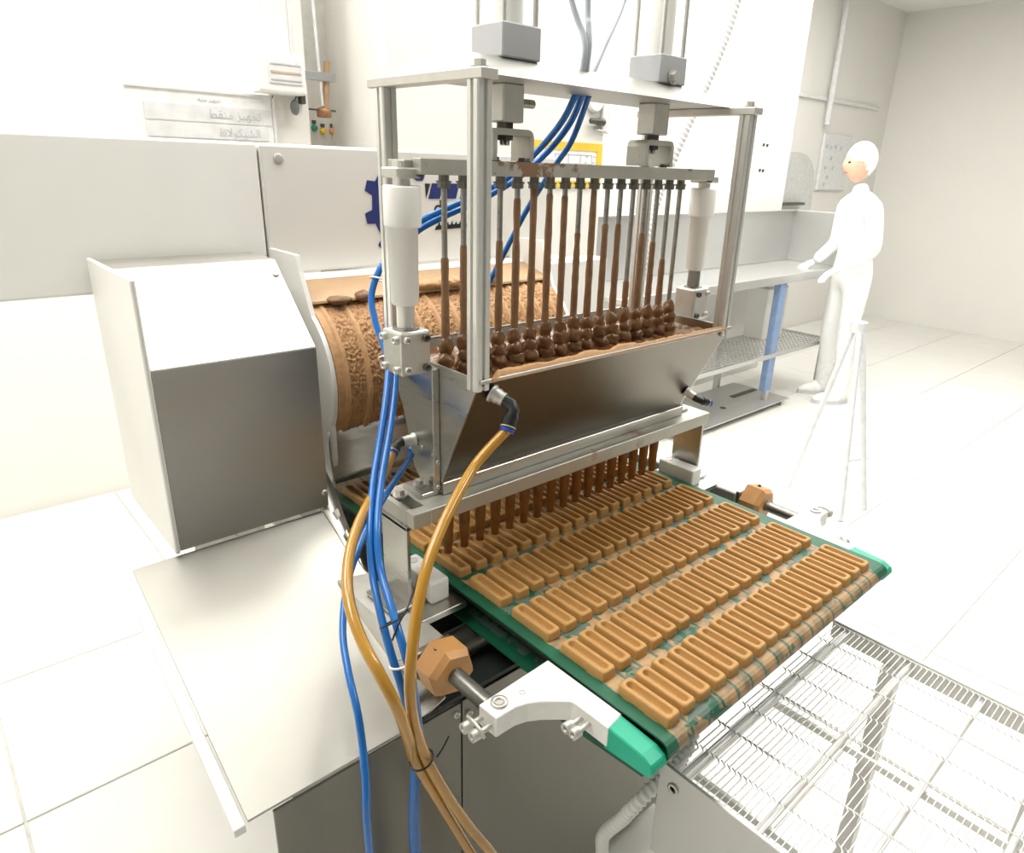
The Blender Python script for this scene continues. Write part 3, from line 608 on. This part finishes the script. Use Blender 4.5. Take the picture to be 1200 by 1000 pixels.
hose('amber_hose', 'amber hose looping out left from behind the hopper past the blue hoses', 'hose', AMB2, .0078, m_amber)
BLU1 = [(0.287, 0.1, 0.78), (0.278, 0.12, 0.738), (0.267, 0.16, 0.694), (0.233, 0.2, 0.645), (0.171, 0.22, 0.61), (0.104, 0.23, 0.584), (0.057, 0.24, 0.562), (0.028, 0.25, 0.529), (-0.010, 0.25, 0.495), (-0.036, 0.245, 0.447), (-0.044, 0.222, 0.404), (-0.047, 0.19, 0.366), (-0.060, 0.16, 0.336), (-0.093, 0.12, 0.288), (-0.131, 0.08, 0.237), (-0.165, 0.04, 0.203), (-0.2, -0.01, 0.165), (-0.222, -0.05, 0.122), (-0.24, -0.1, 0.087), (-0.25, -0.14, 0.053), (-0.251, -0.165, 0.015), (-0.249, -0.178, -0.033), (-0.246, -0.188, -0.085), (-0.252, -0.19, -0.127), (-0.257, -0.19, -0.211), (-.255, -.19, -.35), (-.25, -.19, -.6)]
BLU2 = [(0.302, 0.1, 0.779), (0.304, 0.13, 0.733), (0.287, 0.17, 0.683), (0.246, 0.21, 0.634), (0.179, 0.23, 0.598), (0.111, 0.24, 0.572), (0.064, 0.25, 0.549), (0.031, 0.255, 0.521), (0.006, 0.25, 0.487), (-0.01, 0.24, 0.439), (-0.024, 0.218, 0.393), (-0.036, 0.19, 0.36), (-0.050, 0.155, 0.329), (-0.085, 0.11, 0.282), (-0.122, 0.07, 0.238), (-0.157, 0.03, 0.205), (-0.194, -0.02, 0.168), (-0.214, -0.06, 0.126), (-0.229, -0.11, 0.099), (-0.238, -0.15, 0.067), (-0.238, -0.17, 0.024), (-0.239, -0.183, -0.026), (-0.240, -0.19, -0.08), (-.245, -.187, -.127), (-.249, -.186, -.21), (-.245, -.185, -.35), (-.24, -.185, -.6)]
BLU3 = [(-.046, 0.118, 0.198), (-0.089, 0.09, 0.183), (-0.12, 0.07, 0.173), (-0.153, 0.05, 0.158), (-0.184, 0.03, 0.142), (-0.214, 0.008, 0.122), (-0.248, -0.02, 0.090), (-0.282, -0.07, 0.06), (-0.302, -0.12, 0.036), (-0.313, -0.16, 0.008), (-0.319, -0.18, -0.031), (-0.328, -0.2, -0.072), (-0.335, -0.21, -0.123), (-.335, -.215, -.25), (-.33, -.215, -.6)]
BLU4 = [(0.317, 0.1, 0.777), (0.321, 0.14, 0.706), (0.31, 0.17, 0.662), (0.277, 0.205, 0.585), (0.223, 0.228, 0.476), (0.18, 0.24, 0.398), (0.154, 0.24, 0.351), (0.107, 0.235, 0.281), (0.062, 0.22, 0.227), (.02, .19, .20), (-.03, .15, .19)]
def back(P_, k=1.035):
    c_ = Vector((-.629, -.812, .666)); return [tuple(c_ + (Vector(q) - c_) * (1 + (k - 1) * min(1, max(0, (.03 - q[2]) / .06)))) for q in P_]
BLU1 = back(BLU1); BLU2 = back(BLU2)
BG = 'blue air hoses beside the depositor'
hose('air_hose', 'blue air hose running nearest the white sleeve and down through the tied bundle', 'hose', BLU1, .0056, m_blue, BG)
hose('air_hose', 'blue air hose at the right of the tied bundle left of the depositor', 'hose', BLU2, .0056, m_blue, BG)
hose('air_hose', 'blue air hose from the rear elbow, hanging furthest left over the tray', 'hose', BLU3, .0050, m_blue, BG)
hose('air_hose', 'single blue air hose slanting down behind the plunger rods', 'hose', BLU4, .0052, m_blue, BG)
PG = 'haze-painted blue hoses rising from the top beam'  # the blue hoses carried on upward, white haze put into their colour
hose('haze_painted_hose', 'left haze-painted blue hose rising from the top beam', 'hose', [(.247, .05, .800), (0.249, 0.05, 0.816), (0.251, 0.05, 0.839), (0.253, 0.06, 0.861), (0.250, 0.07, 0.880), (0.240, 0.08, 0.92), (.22, .1, 1.05)], .0048, m_pale, PG)
hose('haze_painted_hose', 'middle haze-painted blue hose rising straight from the top beam', 'hose', [(.256, .05, .800), (0.257, 0.05, 0.817), (0.259, 0.05, 0.846), (0.266, 0.06, 0.872), (0.272, 0.07, 0.903), (.275, .08, 1.05)], .0048, m_pale, PG)
hose('haze_painted_hose', 'right haze-painted blue hose leaning right from the top beam', 'hose', [(.275, .055, .800), (0.286, 0.06, 0.814), (0.326, 0.08, 0.851), (0.37, 0.1, 0.892), (0.41, 0.12, 0.93), (.46, .14, 1.0)], .0045, m_pale, PG)
def tie(nm, label, c, ax, rx, m, r=.0016, tail=None):
    c = Vector(c); ax = Vector(ax).normalized(); u = ax.orthogonal().normalized(); w = ax.cross(u)
    pts = [c + rx * (math.cos(a) * u + math.sin(a) * w) for a in [2 * PI * k / 14 for k in range(15)]]
    b = MB().tube(pts, r, n=6, sub=1)
    if tail: b.tube([c + rx * u * 0 + Vector(t_) for t_ in tail], r * .9, n=6, sub=4)
    return tag(b.build(nm, m), label, 'cable tie')
tie('cable_tie', 'white cable tie round the blue hoses beside the white sleeve', (-.014, .249, .470), (-.35, -.1, -.9), .019, m_plast)
tie('cable_tie', 'white cable tie round the blue hoses at the bearing block', (-.050, .178, .350), (-.45, -.5, -.7), .0145, m_plast)
tie('cable_tie', 'white cable tie round the blue hoses above the hexagon nut', (-.245, -.155, .042), (0, -.3, -.95), .0145, m_plast)
tie('cable_tie', 'white cable tie on the blue hose low on the front panel', (-.2305, -.166, -.110), (0, -.1, -1), .0125, m_plast)
tie('cable_tie', 'black cable tie with a long tail round the blue hoses beside the rail', (-.236, -.122, .085), (.1, -.6, -.75), .017, m_blk, .0015, [(-.012, -.02, -.012), (.0, -.016, .004), (.02, -.01, .022), (.05, .02, .022), (.075, .05, .015)])
tie('cable_tie', 'black cable tie round the amber hoses low on the front panel', (-.2373, -.185, -.104), (.25, -.05, -.9), .0175, m_blk, .0016, [(.018, -.012, .0), (.03, -.01, .008), (.042, -.008, .02)])

# ------------------------------------------------------------------ wire mesh conveyor, lower right
wc = thing('mesh_conveyor', 'open steel wire mesh conveyor below the green belt end', 'conveyor', (.30, -.62, -.3))
ZW = -.165; MXL, MXR = .066, .60
sp = MB().box((.052, -.82, -.33), (.058, -.378, -.150), .001).build('side_plate', m_benchsteel, wc)
MB().lathe((.0518, -.405, -.182), (-1, 0, 0), [(0, .009), (.003, .009), (.003, .005), (0, .005)], n=16).build('shaft_end', m_alu, sp)
MB().box((.602, -.80, -.20), (.606, -.378, -.160), .001).build('side_plate', m_aluw, wc)
wm = MB(); pitch = .0095; seg_ = .0665; x = MXL; k = 0
while x < MXR - .02:                                   # long straight runs joined by small hooked steps
    dy = 0 if k % 2 == 0 else .0045; x2 = min(x + seg_, MXR)
    wm.cyl((x, dy, 0), (x2 - .004, dy, 0), .0011, n=5, cap=False)
    wm.tube([(x2 - .004, dy, 0), (x2 - .001, dy + .004, .0012), (x2 + .002, dy + .0095, .001), (x2, .0045 - dy, 0)], .0011, n=5, sub=1, cap=False)
    x = x2; k += 1
wm = wm.mesh('mesh_wire', m_wire)
for k in range(42):
    o = bpy.data.objects.new('mesh_wire', wm); COL.objects.link(o); o.location = (0, -.392 - k * pitch, ZW); adopt(o, wc)
for k in range(4):
    y = -.407 - k * .12; MB().cyl((.058, y, ZW - .012), (.602, y, ZW - .012), .009 if k == 0 else .006, n=16).build('support_roller', m_roll, wc)
MB().box((.10, -.80, ZW - .030), (.106, -.40, ZW - .018)).build('slide_bar', m_plast, wc)
MB().box((.33, -.80, ZW - .030), (.336, -.40, ZW - .018)).build('slide_bar', m_plast, wc)
for xx in (.055, .604):
    for yy in (-.5, -.76): MB().box((xx - .015, yy - .015, FLOOR), (xx + .015, yy + .015, -.33 if xx < .1 else -.2)).build('leg', m_plast, wc)

# ------------------------------------------------------------------ conduits
def cond(label, pts, r, step, amp):
    o = MB().tube(pts, r, n=14, sub=8, ridge=(step, amp)).build('corrugated_conduit', m_cond); tag(o, label, 'conduit'); return o
cond('pale corrugated conduit slanting down behind the right end of the top beam', [(1.72, .75, 1.32), (1.68, 0.75, 1.207), (1.643, 0.75, 1.101), (1.594, 0.75, 1.004), (1.543, 0.75, 0.913), (1.472, 0.75, 0.797), (1.418, 0.75, 0.7), (1.353, 0.75, 0.576), (1.277, 0.72, 0.468), (1.239, 0.7, 0.374), (1.235, 0.7, 0.275), (1.208, 0.68, 0.12), (1.2, .68, -.4), (1.2, .68, -.88)], .018, .0045, .0022)
cond('pale corrugated conduit hanging between the green belt end and the wire mesh', [(.30, -.20, -.15), (.25, -.30, -.175), (0.182, -0.35, -0.190), (0.12, -0.365, -0.215), (0.066, -0.355, -0.240), (0.046, -0.345, -0.265), (0.040, -.33, -0.30), (.035, -.30, -.36), (.06, -.28, -.44), (.1, -.26, -.6)], .0105, .0026, .0012)

# ------------------------------------------------------------------ background : cabinets and signs
cab = thing('control_cabinet', 'white control cabinet behind the plunger rods with dial and black handle', 'cabinet', (1.15, 1.25, FLOOR))
MB().box((.50, 1.055, FLOOR), (1.40, 1.45, 1.5), .006, seg=2).build('cabinet_body', m_wall, cab)
d = MB().lathe((1.334, 1.054, .882), (0, -1, 0), [(0, .040), (.010, .040), (.016, .036), (.016, .030), (.010, .029)], n=28).build('dial', m_plast, cab)
MB().box((1.372, 1.040, .775), (1.412, 1.054, .90), .003).build('latch_plate', m_label, cab)
MB().box((1.345, 1.036, .782), (1.392, 1.054, .789), .001).build('latch_plate', m_label, cab)
MB().lathe((1.372, 1.035, .812), (-1, 0, .02), [(0, .010), (.003, .0135), (.028, .0135), (.034, .010), (.068, .0095), (.072, .006)], n=16).build('handle', m_iron, cab)
sg = thing('machine_sign', 'white sign with thick yellow border hung on the white control cabinet', 'sign', (1.2, 1.05, .66))
MB().box((.985, 1.050, .590), (1.388, 1.054, .740), .0005).build('sign_face', m_paper, sg)
MB().box((.985, 1.047, .714), (1.388, 1.0502, .740)).box((1.360, 1.047, .590), (1.388, 1.0502, .714)).box((.985, 1.047, .590), (1.013, 1.0502, .714)).box((1.013, 1.047, .590), (1.360, 1.0502, .612)).build('sign_border', m_yellow, sg)
g = MB()
for z in (.668, .698): g.box((1.15, 1.0485, z), (1.335, 1.0502, z + .003))
for x in (1.15, 1.215, 1.275, 1.335): g.box((x, 1.0485, .668), (x + .003, 1.0502, .701))
for x in (1.305, 1.345): g.box((x, 1.0485, .692), (x + .009, 1.0502, .699)); g.box((x - .004, 1.0485, .671), (x + .004, 1.0502, .677))
g.build('sign_drawing', m_greyink, sg)
# left : column with fuse box, label frame, tag
colm = thing('service_column', 'white service column rising behind the cover panel at upper left', 'column', (.28, 1.3, FLOOR))
MB().box((.245, 1.26, FLOOR), (.362, 1.45, 1.5), .004).build('column_body', m_wall, colm)
MB().cyl((.232, 1.262, .90), (.232, 1.262, 1.5), .004, n=10).build('conduit_pipe', m_label, colm); MB().cyl((.322, 1.255, .93), (.322, 1.255, 1.5), .003, n=10).build('conduit_pipe', m_label, colm)
fb = thing('fuse_box', 'small white fuse box with a window of switches on the service column', 'fuse box', (.26, 1.2, .82))
MB().box((.192, 1.19, .818), (.328, 1.258, .916), .008, seg=2).build('box_body', m_plast, fb)
wn = MB().box((.222, 1.186, .842), (.314, 1.1905, .900), .001).build('box_window', m_label, fb)
MB().box((.226, 1.184, .867), (.310, 1.1865, .872)).build('switch_row', mat('tan_switches', srgb(196, 172, 146), .5), wn)
for z in (.888, .850): MB().box((.226, 1.184, z), (.310, 1.1865, z + .003)).build('switch_row', m_greyink, wn)
lb = thing('label_board', 'white board with two grey printed label strips beside the service column', 'sign', (.1, 1.25, .7))
MB().box((-.12, 1.245, .66), (.246, 1.256, .812), .002).build('board', m_paper, lb)
MB().box((-.12, 1.240, .808), (.250, 1.246, .814)).box((.246, 1.240, .66), (.252, 1.246, .814)).build('board_frame', m_label, lb)
s1 = MB().box((-.08, 1.242, .737), (.240, 1.2455, .776)).build('label_strip', m_label, lb); s2 = MB().box((-.08, 1.242, .697), (.228, 1.2455, .731)).build('label_strip', m_label, lb)
m_ltxt = mat('faded_grey_letters', srgb(196, 198, 201), .6)
try:
    text('\uFEC4\uFED8\uFEE8\uFEE3' + ' ' + '\uFEB0\uFEF4\uFEEC\uFEA0\uFE97', .030, (.075, 1.2415, .748), m_ltxt, 'label_print', s1); text('\u0629\uFE97\uFEFB\uFEEE\uFEDC\uFEF4\uFEB8\uFEDF\u0627', .028, (.095, 1.2415, .705), m_ltxt, 'label_print', s2)
    text('\uFEEA\uFE92\uFEE8\uFEE3 \uFEB0\uFEF4\uFEEC\uFEA0\uFE97', .014, (.05, 1.2445, .786), m_ltxt, 'label_print', lb)
except Exception as ex: print('text', ex)
o = MB().blob((.308, 1.235, .789), .018, (.75, .35, 1.15), .05, 14, 2).build('grey_tag', mat('dark_grey_tag', srgb(120, 122, 122), .5)); tag(o, 'dark grey oval tag hanging under the fuse box', 'tag')
MB().tube([(.318, 1.23, .83), (.312, 1.235, .812), (.309, 1.235, .803)], .0015, n=6).build('tag_cord', m_iron, o)
ar = thing('hinge_arm', 'dark grey flat arm sticking out right of the fuse box', 'bracket', (.40, 1.27, .87))
MB().box((.345, 1.255, .866), (.449, 1.262, .889), .001).build('arm_bar', mat('mid_grey_steel', srgb(150, 151, 150), .5), ar); MB().box((.330, 1.24, .80), (.345, 1.27, .86), .002).build('arm_mount', m_iron, ar)
va = thing('copper_valve', 'brown copper pipe fitting above the grey panel of indicator lamps', 'valve', (.41, 1.29, .78))
MB().lathe((.412, 1.27, .770), (0, 0, 1), [(0, .018), (.002, .021), (.022, .021), (.026, .016), (.028, .010)], n=18).build('valve_body', mat('brown_copper', srgb(160, 120, 84), .4, .3, var=.2, scale=60), va)
MB().cyl((.417, 1.27, .797), (.432, 1.27, .92), .009, n=14).build('valve_stem', m_film, va)
MB().box((.364, 1.262, .787), (.447, 1.270, .792)).build('valve_bar', m_iron, va)
MB().cyl((.405, 1.262, .80), (.390, 1.262, 1.3), .0045, n=10).build('impulse_pipe', m_label, va)
pn = thing('indicator_panel', 'light grey equipment panel with small indicator lamps at upper left', 'panel', (.5, 1.5, FLOOR))
MB().box((.40, 1.40, FLOOR), (.61, 1.5, 1.45), .004).build('panel_body', mat('soft_grey_panel', srgb(216, 214, 208), .45), pn)
for x, z, cname in ((.4684, .7363, 'yellow'), (.5004, .738, 'orange'), (.4406, .7446, 'green')):
    l_ = MB().lathe((x, 1.40, z), (0, -1, 0), [(0, .010), (.004, .010), (.010, .008), (.010, .002)], n=16).build('indicator_lamp', m_led[cname], pn)
    MB().box((x - .006, 1.395, z + .012), (x + .006, 1.40, z + .022)).build('lamp_plate', m_iron, pn)

# ------------------------------------------------------------------ background : bench, step, person, stand
bn = thing('steel_bench', 'stainless steel bench with raised back and wire under-shelf behind the right post', 'bench', (3.6, 1.72, FLOOR))
ZB2 = .028
MB().box((2.1, 1.50, ZB2 - .03), (4.60, 1.97, ZB2), .004).build('bench_top', m_benchsteel, bn)
MB().box((2.1, 1.49, ZB2 - .05), (4.60, 1.50, ZB2 + .006), .003).build('front_lip', m_benchsteel, bn)
MB().box((2.1, 1.955, ZB2), (4.58, 1.97, .405), .003).box((2.1, 1.93, .395), (4.58, 1.955, .405), .002).build('back_upstand', m_benchsteel, bn)
MB().box((4.575, 1.56, ZB2), (4.592, 1.96, .405), .003).build('side_upstand', m_benchsteel, bn)
for x in (2.2, 3.77, 4.55):
    for y in (1.53, 1.93):
        l_ = MB().box((x - .02, y - .02, FLOOR), (x + .02, y + .02, ZB2 - .03), .003).build('leg', m_benchsteel, bn)
        if x == 3.77 and y < 1.6: MB().box((x - .055, y - .024, FLOOR + .12), (x + .030, y + .024, ZB2 - .05), .004).build('leg_wrap', m_blueleg, l_, label='leg wrapped in blue film')
sh = MB().box((2.1, 1.495, -.535), (4.60, 1.512, -.505), .003).box((2.1, 1.95, -.53), (4.60, 1.965, -.51), .003).box((4.585, 1.5, -.53), (4.6, 1.96, -.51), .003).build('wire_shelf', m_benchsteel, bn)
w1 = MB().cyl((2.1, 0, 0), (4.59, 0, 0), .003, n=6).mesh('shelf_wire', m_benchsteel); w2 = MB().cyl((0, 1.51, 0), (0, 1.955, 0), .003, n=6).mesh('shelf_wire', m_benchsteel)
for k in range(12):
    o = bpy.data.objects.new('shelf_wire', w1); COL.objects.link(o); o.location = (0, 1.545 + k * .0345, -.512); adopt(o, sh)
for k in range(44):
    o = bpy.data.objects.new('shelf_wire', w2); COL.objects.link(o); o.location = (2.45 + k * .048, 0, -.518); adopt(o, sh)
# boxes under the bench at right
o = MB().box((4.02, 1.75, -.50), (4.30, 1.92, -.12), .01).build('white_canister', m_plast); tag(o, 'white canister standing on the wire shelf under the bench', 'container')
MB().box((4.04, 1.77, -.12), (4.28, 1.90, -.10), .006).build('canister_lid', m_plast, o)
st = thing('step_plate', 'grey steel step plate with slot handle on the floor before the bench', 'step', (3.6, 1.35, FLOOR))
sp_ = MB().box((2.7, 1.44, -.862), (3.96, 1.90, -.850), .002).build('plate', m_benchsteel, st)
for x in (2.75, 3.9):
    for y in (1.47, 1.87): MB().box((x - .02, y - .02, FLOOR), (x + .02, y + .02, -.862)).build('foot', m_benchsteel, st)
MB().box((3.62, 1.68, -.8505), (3.93, 1.72, -.8465), .001).build('slot', m_iron, sp_); MB().cyl((3.36, 1.60, -.8505), (3.36, 1.60, -.848), .022, n=16).build('hole', m_iron, sp_)
# person in white overall
def skin_body(name, joints, edges, m, parent, sub=2, root=0):
    me = bpy.data.meshes.new(name); me.from_pydata([j[0] for j in joints], edges, []); o = bpy.data.objects.new(name, me); COL.objects.link(o)
    md = o.modifiers.new('skin', 'SKIN'); md.use_smooth_shade = True
    for i, j in enumerate(joints):
        sv = me.skin_vertices[0].data[i]; r = j[1]; sv.radius = r if isinstance(r, tuple) else (r, r); sv.use_root = (i == root)
    s2_ = o.modifiers.new('sub', 'SUBSURF'); s2_.levels = sub; s2_.render_levels = sub
    dg = bpy.context.evaluated_depsgraph_get(); me2 = bpy.data.meshes.new_from_object(o.evaluated_get(dg)); bpy.data.objects.remove(o)
    me2.materials.clear(); me2.materials.append(m)
    for p in me2.polygons: p.use_smooth = True
    o = bpy.data.objects.new(name, me2); COL.objects.link(o); adopt(o, parent) if parent else None
    return o
px_, py_ = 4.36, 1.33
pe = thing('person', 'person in white overall and white gloves working at the right bench end', 'person', (px_, py_, FLOOR))
F = Vector((-.80, .60, 0)); SD = Vector((.60, .80, 0)) * -1     # facing the bench, SD = left hand side
def B(f, s, z): return tuple(Vector((px_, py_, FLOOR)) + F * f + SD * s + Vector((0, 0, z)))
J = [(B(0, 0, .92), (.15, .12)), (B(.01, 0, 1.08), (.135, .105)), (B(.03, 0, 1.25), (.155, .115)), (B(.04, 0, 1.38), (.14, .09)), (B(.05, 0, 1.46), .055), (B(.07, 0, 1.52), .052),
     (B(.0, .10, .85), .095), (B(.02, .11, .50), .068), (B(.0, .12, .12), .050), (B(.0, -.10, .85), .095), (B(.03, -.11, .50), .068), (B(.0, -.12, .12), .050),
     (B(.04, .19, 1.36), .062), (B(.02, .25, 1.10), .052), (B(.19, .19, .98), .040), (B(.04, -.19, 1.36), .062), (B(.02, -.26, 1.10), .052), (B(.19, -.19, .98), .040)]
EJ = [(0, 1), (1, 2), (2, 3), (3, 4), (4, 5), (0, 6), (6, 7), (7, 8), (0, 9), (9, 10), (10, 11), (3, 12), (12, 13), (13, 14), (3, 15), (15, 16), (16, 17)]
body = skin_body('body', J, EJ, m_cloth, pe)
hd_ = MB(); bm = bmesh.new(); bmesh.ops.create_uvsphere(bm, u_segments=24, v_segments=18, radius=1)
Rz = math.atan2(F.y, F.x); c0 = Vector(B(.10, 0, 1.64))
for v in bm.verts:
    q = v.co.copy(); f, s_, z = q.x, q.y, q.z
    f2 = f * .098 * (1 - .10 * max(0, -z)); s2 = s_ * .076 * (1 - .25 * max(0, -z) ** 2); z2 = z * .118
    if f > .6: f2 += .020 * math.exp(-((s_ * 3.4) ** 2) - ((z + .12) * 3.2) ** 2) - .008 * (math.exp(-((abs(s_) - .34) * 7) ** 2 - ((z - .05) * 7) ** 2)) - .004 * math.exp(-((z + .50) * 12) ** 2 - (s_ * 3) ** 2)
    v.co = c0 + F * f2 + SD * s2 + Vector((0, 0, z2))
head = hd_.frombm(bm, True).build('head', m_skin, pe)
e = MB()
for sd in (-1, 1): e.blob(tuple(c0 + F * .086 + SD * sd * .031 + Vector((0, 0, .006))), .010, (1, 1, .7), 0, 10)
e.build('eyes', m_ink, head)
e = MB()
for sd in (-1, 1): e.blob(tuple(c0 + F * -.002 + SD * sd * .076 + Vector((0, 0, -.005))), .026, (.7, .35, 1.1), .05, 10)
e.build('ears', m_skin, head); MB().blob(tuple(c0 + F * .088 + Vector((0, 0, -.058))), .018, (.35, 1.1, .3), 0, 10).build('mouth', mat('lips', srgb(190, 120, 108), .5), head)
cap = MB(); bm = bmesh.new(); bmesh.ops.create_uvsphere(bm, u_segments=24, v_segments=18, radius=1)
for v in bm.verts: v.co = c0 + F * (v.co.x * .104 - .012) + SD * (v.co.y * .086) + Vector((0, 0, max(v.co.z * .118 + .022, .012 - .05 * (v.co.x < .2) - .03 * (v.co.x < -.2))))
cap.frombm(bm, True).build('hygiene_cap', m_cloth, head)
for sd in (-1, 1):
    h0 = Vector(B(.20, sd * .19, .98)); hd_dir = (F * .85 + Vector((0, 0, -.45))).normalized(); sdv = SD * sd
    up = hd_dir.cross(sdv).normalized()
    Jh = [(tuple(h0), .027), (tuple(h0 + hd_dir * .05), (.036, .016)), (tuple(h0 + hd_dir * .085), (.038, .014))]; Eh = [(0, 1), (1, 2)]
    for fi, (off, ln) in enumerate(((-.027, .055), (-.009, .070), (.009, .074), (.027, .066))):
        k = len(Jh); p0 = h0 + hd_dir * .088 + sdv * -off
        Jh += [(tuple(p0 + hd_dir * .018), .0095), (tuple(p0 + hd_dir * ln * .6 + Vector((0, 0, -.012))), .009), (tuple(p0 + hd_dir * ln * .85 + Vector((0, 0, -.034))), .008)]; Eh += [(2, k), (k, k + 1), (k + 1, k + 2)]
    k = len(Jh); Jh += [(tuple(h0 + hd_dir * .055 - sdv * .042), .011), (tuple(h0 + hd_dir * .095 - sdv * .058 + Vector((0, 0, -.012))), .0095)]; Eh += [(1, k), (k, k + 1)]
    skin_body('glove', Jh, Eh, m_glove, pe, 1)
    f0 = Vector(B(0, sd * .12, 0))
    bt = MB(); bm = bmesh.new(); bmesh.ops.create_uvsphere(bm, u_segments=18, v_segments=12, radius=1)
    for v in bm.verts: v.co = f0 + F * (.055 + v.co.x * .135) + SD * (v.co.y * .048) + Vector((0, 0, max(.022, .035 + v.co.z * (.065 if v.co.x < .2 else .045))))
    bt = bt.frombm(bm, True).cyl(tuple(f0 + Vector((0, 0, .05))), tuple(f0 + Vector((0, 0, .26))), .056, .064, n=18).build('boot', m_glove, pe)
    so = MB(); bm = bmesh.new(); bmesh.ops.create_circle(bm, cap_ends=True, segments=20, radius=1)
    r_ = bmesh.ops.extrude_face_region(bm, geom=bm.faces[:]); 
    for v in [g_ for g_ in r_['geom'] if isinstance(g_, bmesh.types.BMVert)]: v.co.z = 1
    for v in bm.verts: v.co = f0 + F * (.055 + v.co.x * .138) + SD * (v.co.y * .052) + Vector((0, 0, v.co.z * .028))
    so.frombm(bm).build('boot_sole', m_sole, bt)
# tripod stand at right
ts = thing('tripod_stand', 'grey metal stand with slanting legs on the floor at the right edge', 'stand', (2.6, .5, FLOOR))
m_stand = mat('pale_grey_tube', srgb(226, 227, 228), .45, .3)
ap = Vector((2.80, .58, -.05))
for fx, fy in ((2.65, .72), (2.50, .36), (2.72, .34)): MB().cyl((fx, fy, FLOOR), tuple(ap + Vector(((fx - 2.80) * .12, (fy - .58) * .12, 0))), .014, n=12).build('stand_leg', m_stand, ts)
MB().cyl((2.70, .70, -.62), (2.64, .36, -.70), .007, n=8).build('stand_brace', m_stand, ts); MB().cyl((2.67, .45, -.66), (2.8, .40, -.66), .007, n=8).build('stand_brace', m_stand, ts)
MB().cyl(tuple(ap), tuple(ap + Vector((0, 0, .05))), .04, n=16).build('stand_head', m_stand, ts)
# far right : cabinet, sockets, pipe
fc = thing('socket_panel', 'pale wall panel with grey sockets on the back wall at upper right', 'panel', (6.7, 2.8, .78))
MB().box((6.48, 2.765, .51), (7.10, 2.7998, 1.05), .01).build('panel_plate', m_label, fc)
for i, (x, z) in enumerate(((6.47, .93), (6.56, .92), (6.66, .93), (6.78, .92), (6.60, .82), (6.51, .73), (6.66, .73), (6.58, .64), (6.54, .57))): MB().cyl((x + .07, 2.766, z), (x + .07, 2.756, z), .018, n=10).build('socket', m_greyink, fc)
fr = thing('arched_hatch', 'pale grey arched hatch in the back wall beside the partition edge', 'hatch', (6.1, 2.8, .3))
arch = [(5.60, .25), (6.46, .25), (6.42, .56)] + [(6.42 - .36 * (1 - math.cos(a)), .58 + .275 * math.sin(a)) for a in (.4, .8, 1.2, PI / 2)] + [(5.60, .855)]
MB().prism(arch, 1, 2.775, 2.7998).build('hatch_door', mat('hatch_grey', srgb(208, 208, 205), .5), fr)
MB().box((5.70, 2.70, .375), (6.16, 2.775, .40)).build('hatch_ledge', m_dark, fr)
o = MB().box((5.6, 2.77, 1.33), (7.6, 2.80, 1.36), .002).build('trim_1', m_label, kind='structure')
o = MB().cyl((6.42, 2.74, 1.12), (6.42, 2.74, CEIL), .028, n=12).build('wall_pipe', m_label); tag(o, 'pale vertical pipe above the socket panel at upper right', 'pipe')
for (x, z) in ((4.283, .851), (4.33, .849), (4.275, .676), (4.315, .675)): pass
an = thing('wall_anchor', 'two pairs of small dark anchor plugs in the white partition', 'anchor', (4.28, 2.12, .76))
for (x, z) in ((4.275, .852), (4.325, .850), (4.27, .677), (4.315, .675)): MB().cyl((x, 2.12, z), (x, 2.112, z), .011, n=10).build('plug', m_iron, an)

# ------------------------------------------------------------------ ceiling lamps (above the frame)
m_tube = bpy.data.materials.new('lamp_diffuser'); m_tube.use_nodes = True
pb = m_tube.node_tree.nodes['Principled BSDF']; pb.inputs['Emission Color'].default_value = (1, .98, .95, 1); pb.inputs['Emission Strength'].default_value = 2.5
for k, (x, y) in enumerate(LAMPS):
    t_ = thing('ceiling_lamp', 'flat white ceiling lamp panel', 'lamp', (x, y, CEIL - .06), 'ceiling lamps'); t_['label'] = 'flat white ceiling lamp panel in the grid above the machines'
    MB().box((x - .68, y - .28, CEIL - .05), (x + .68, y + .28, CEIL - .001), .004).build('lamp_housing', m_plast, t_)
    MB().box((x - .65, y - .25, CEIL - .056), (x + .65, y + .25, CEIL - .051)).build('diffuser', m_tube, t_)
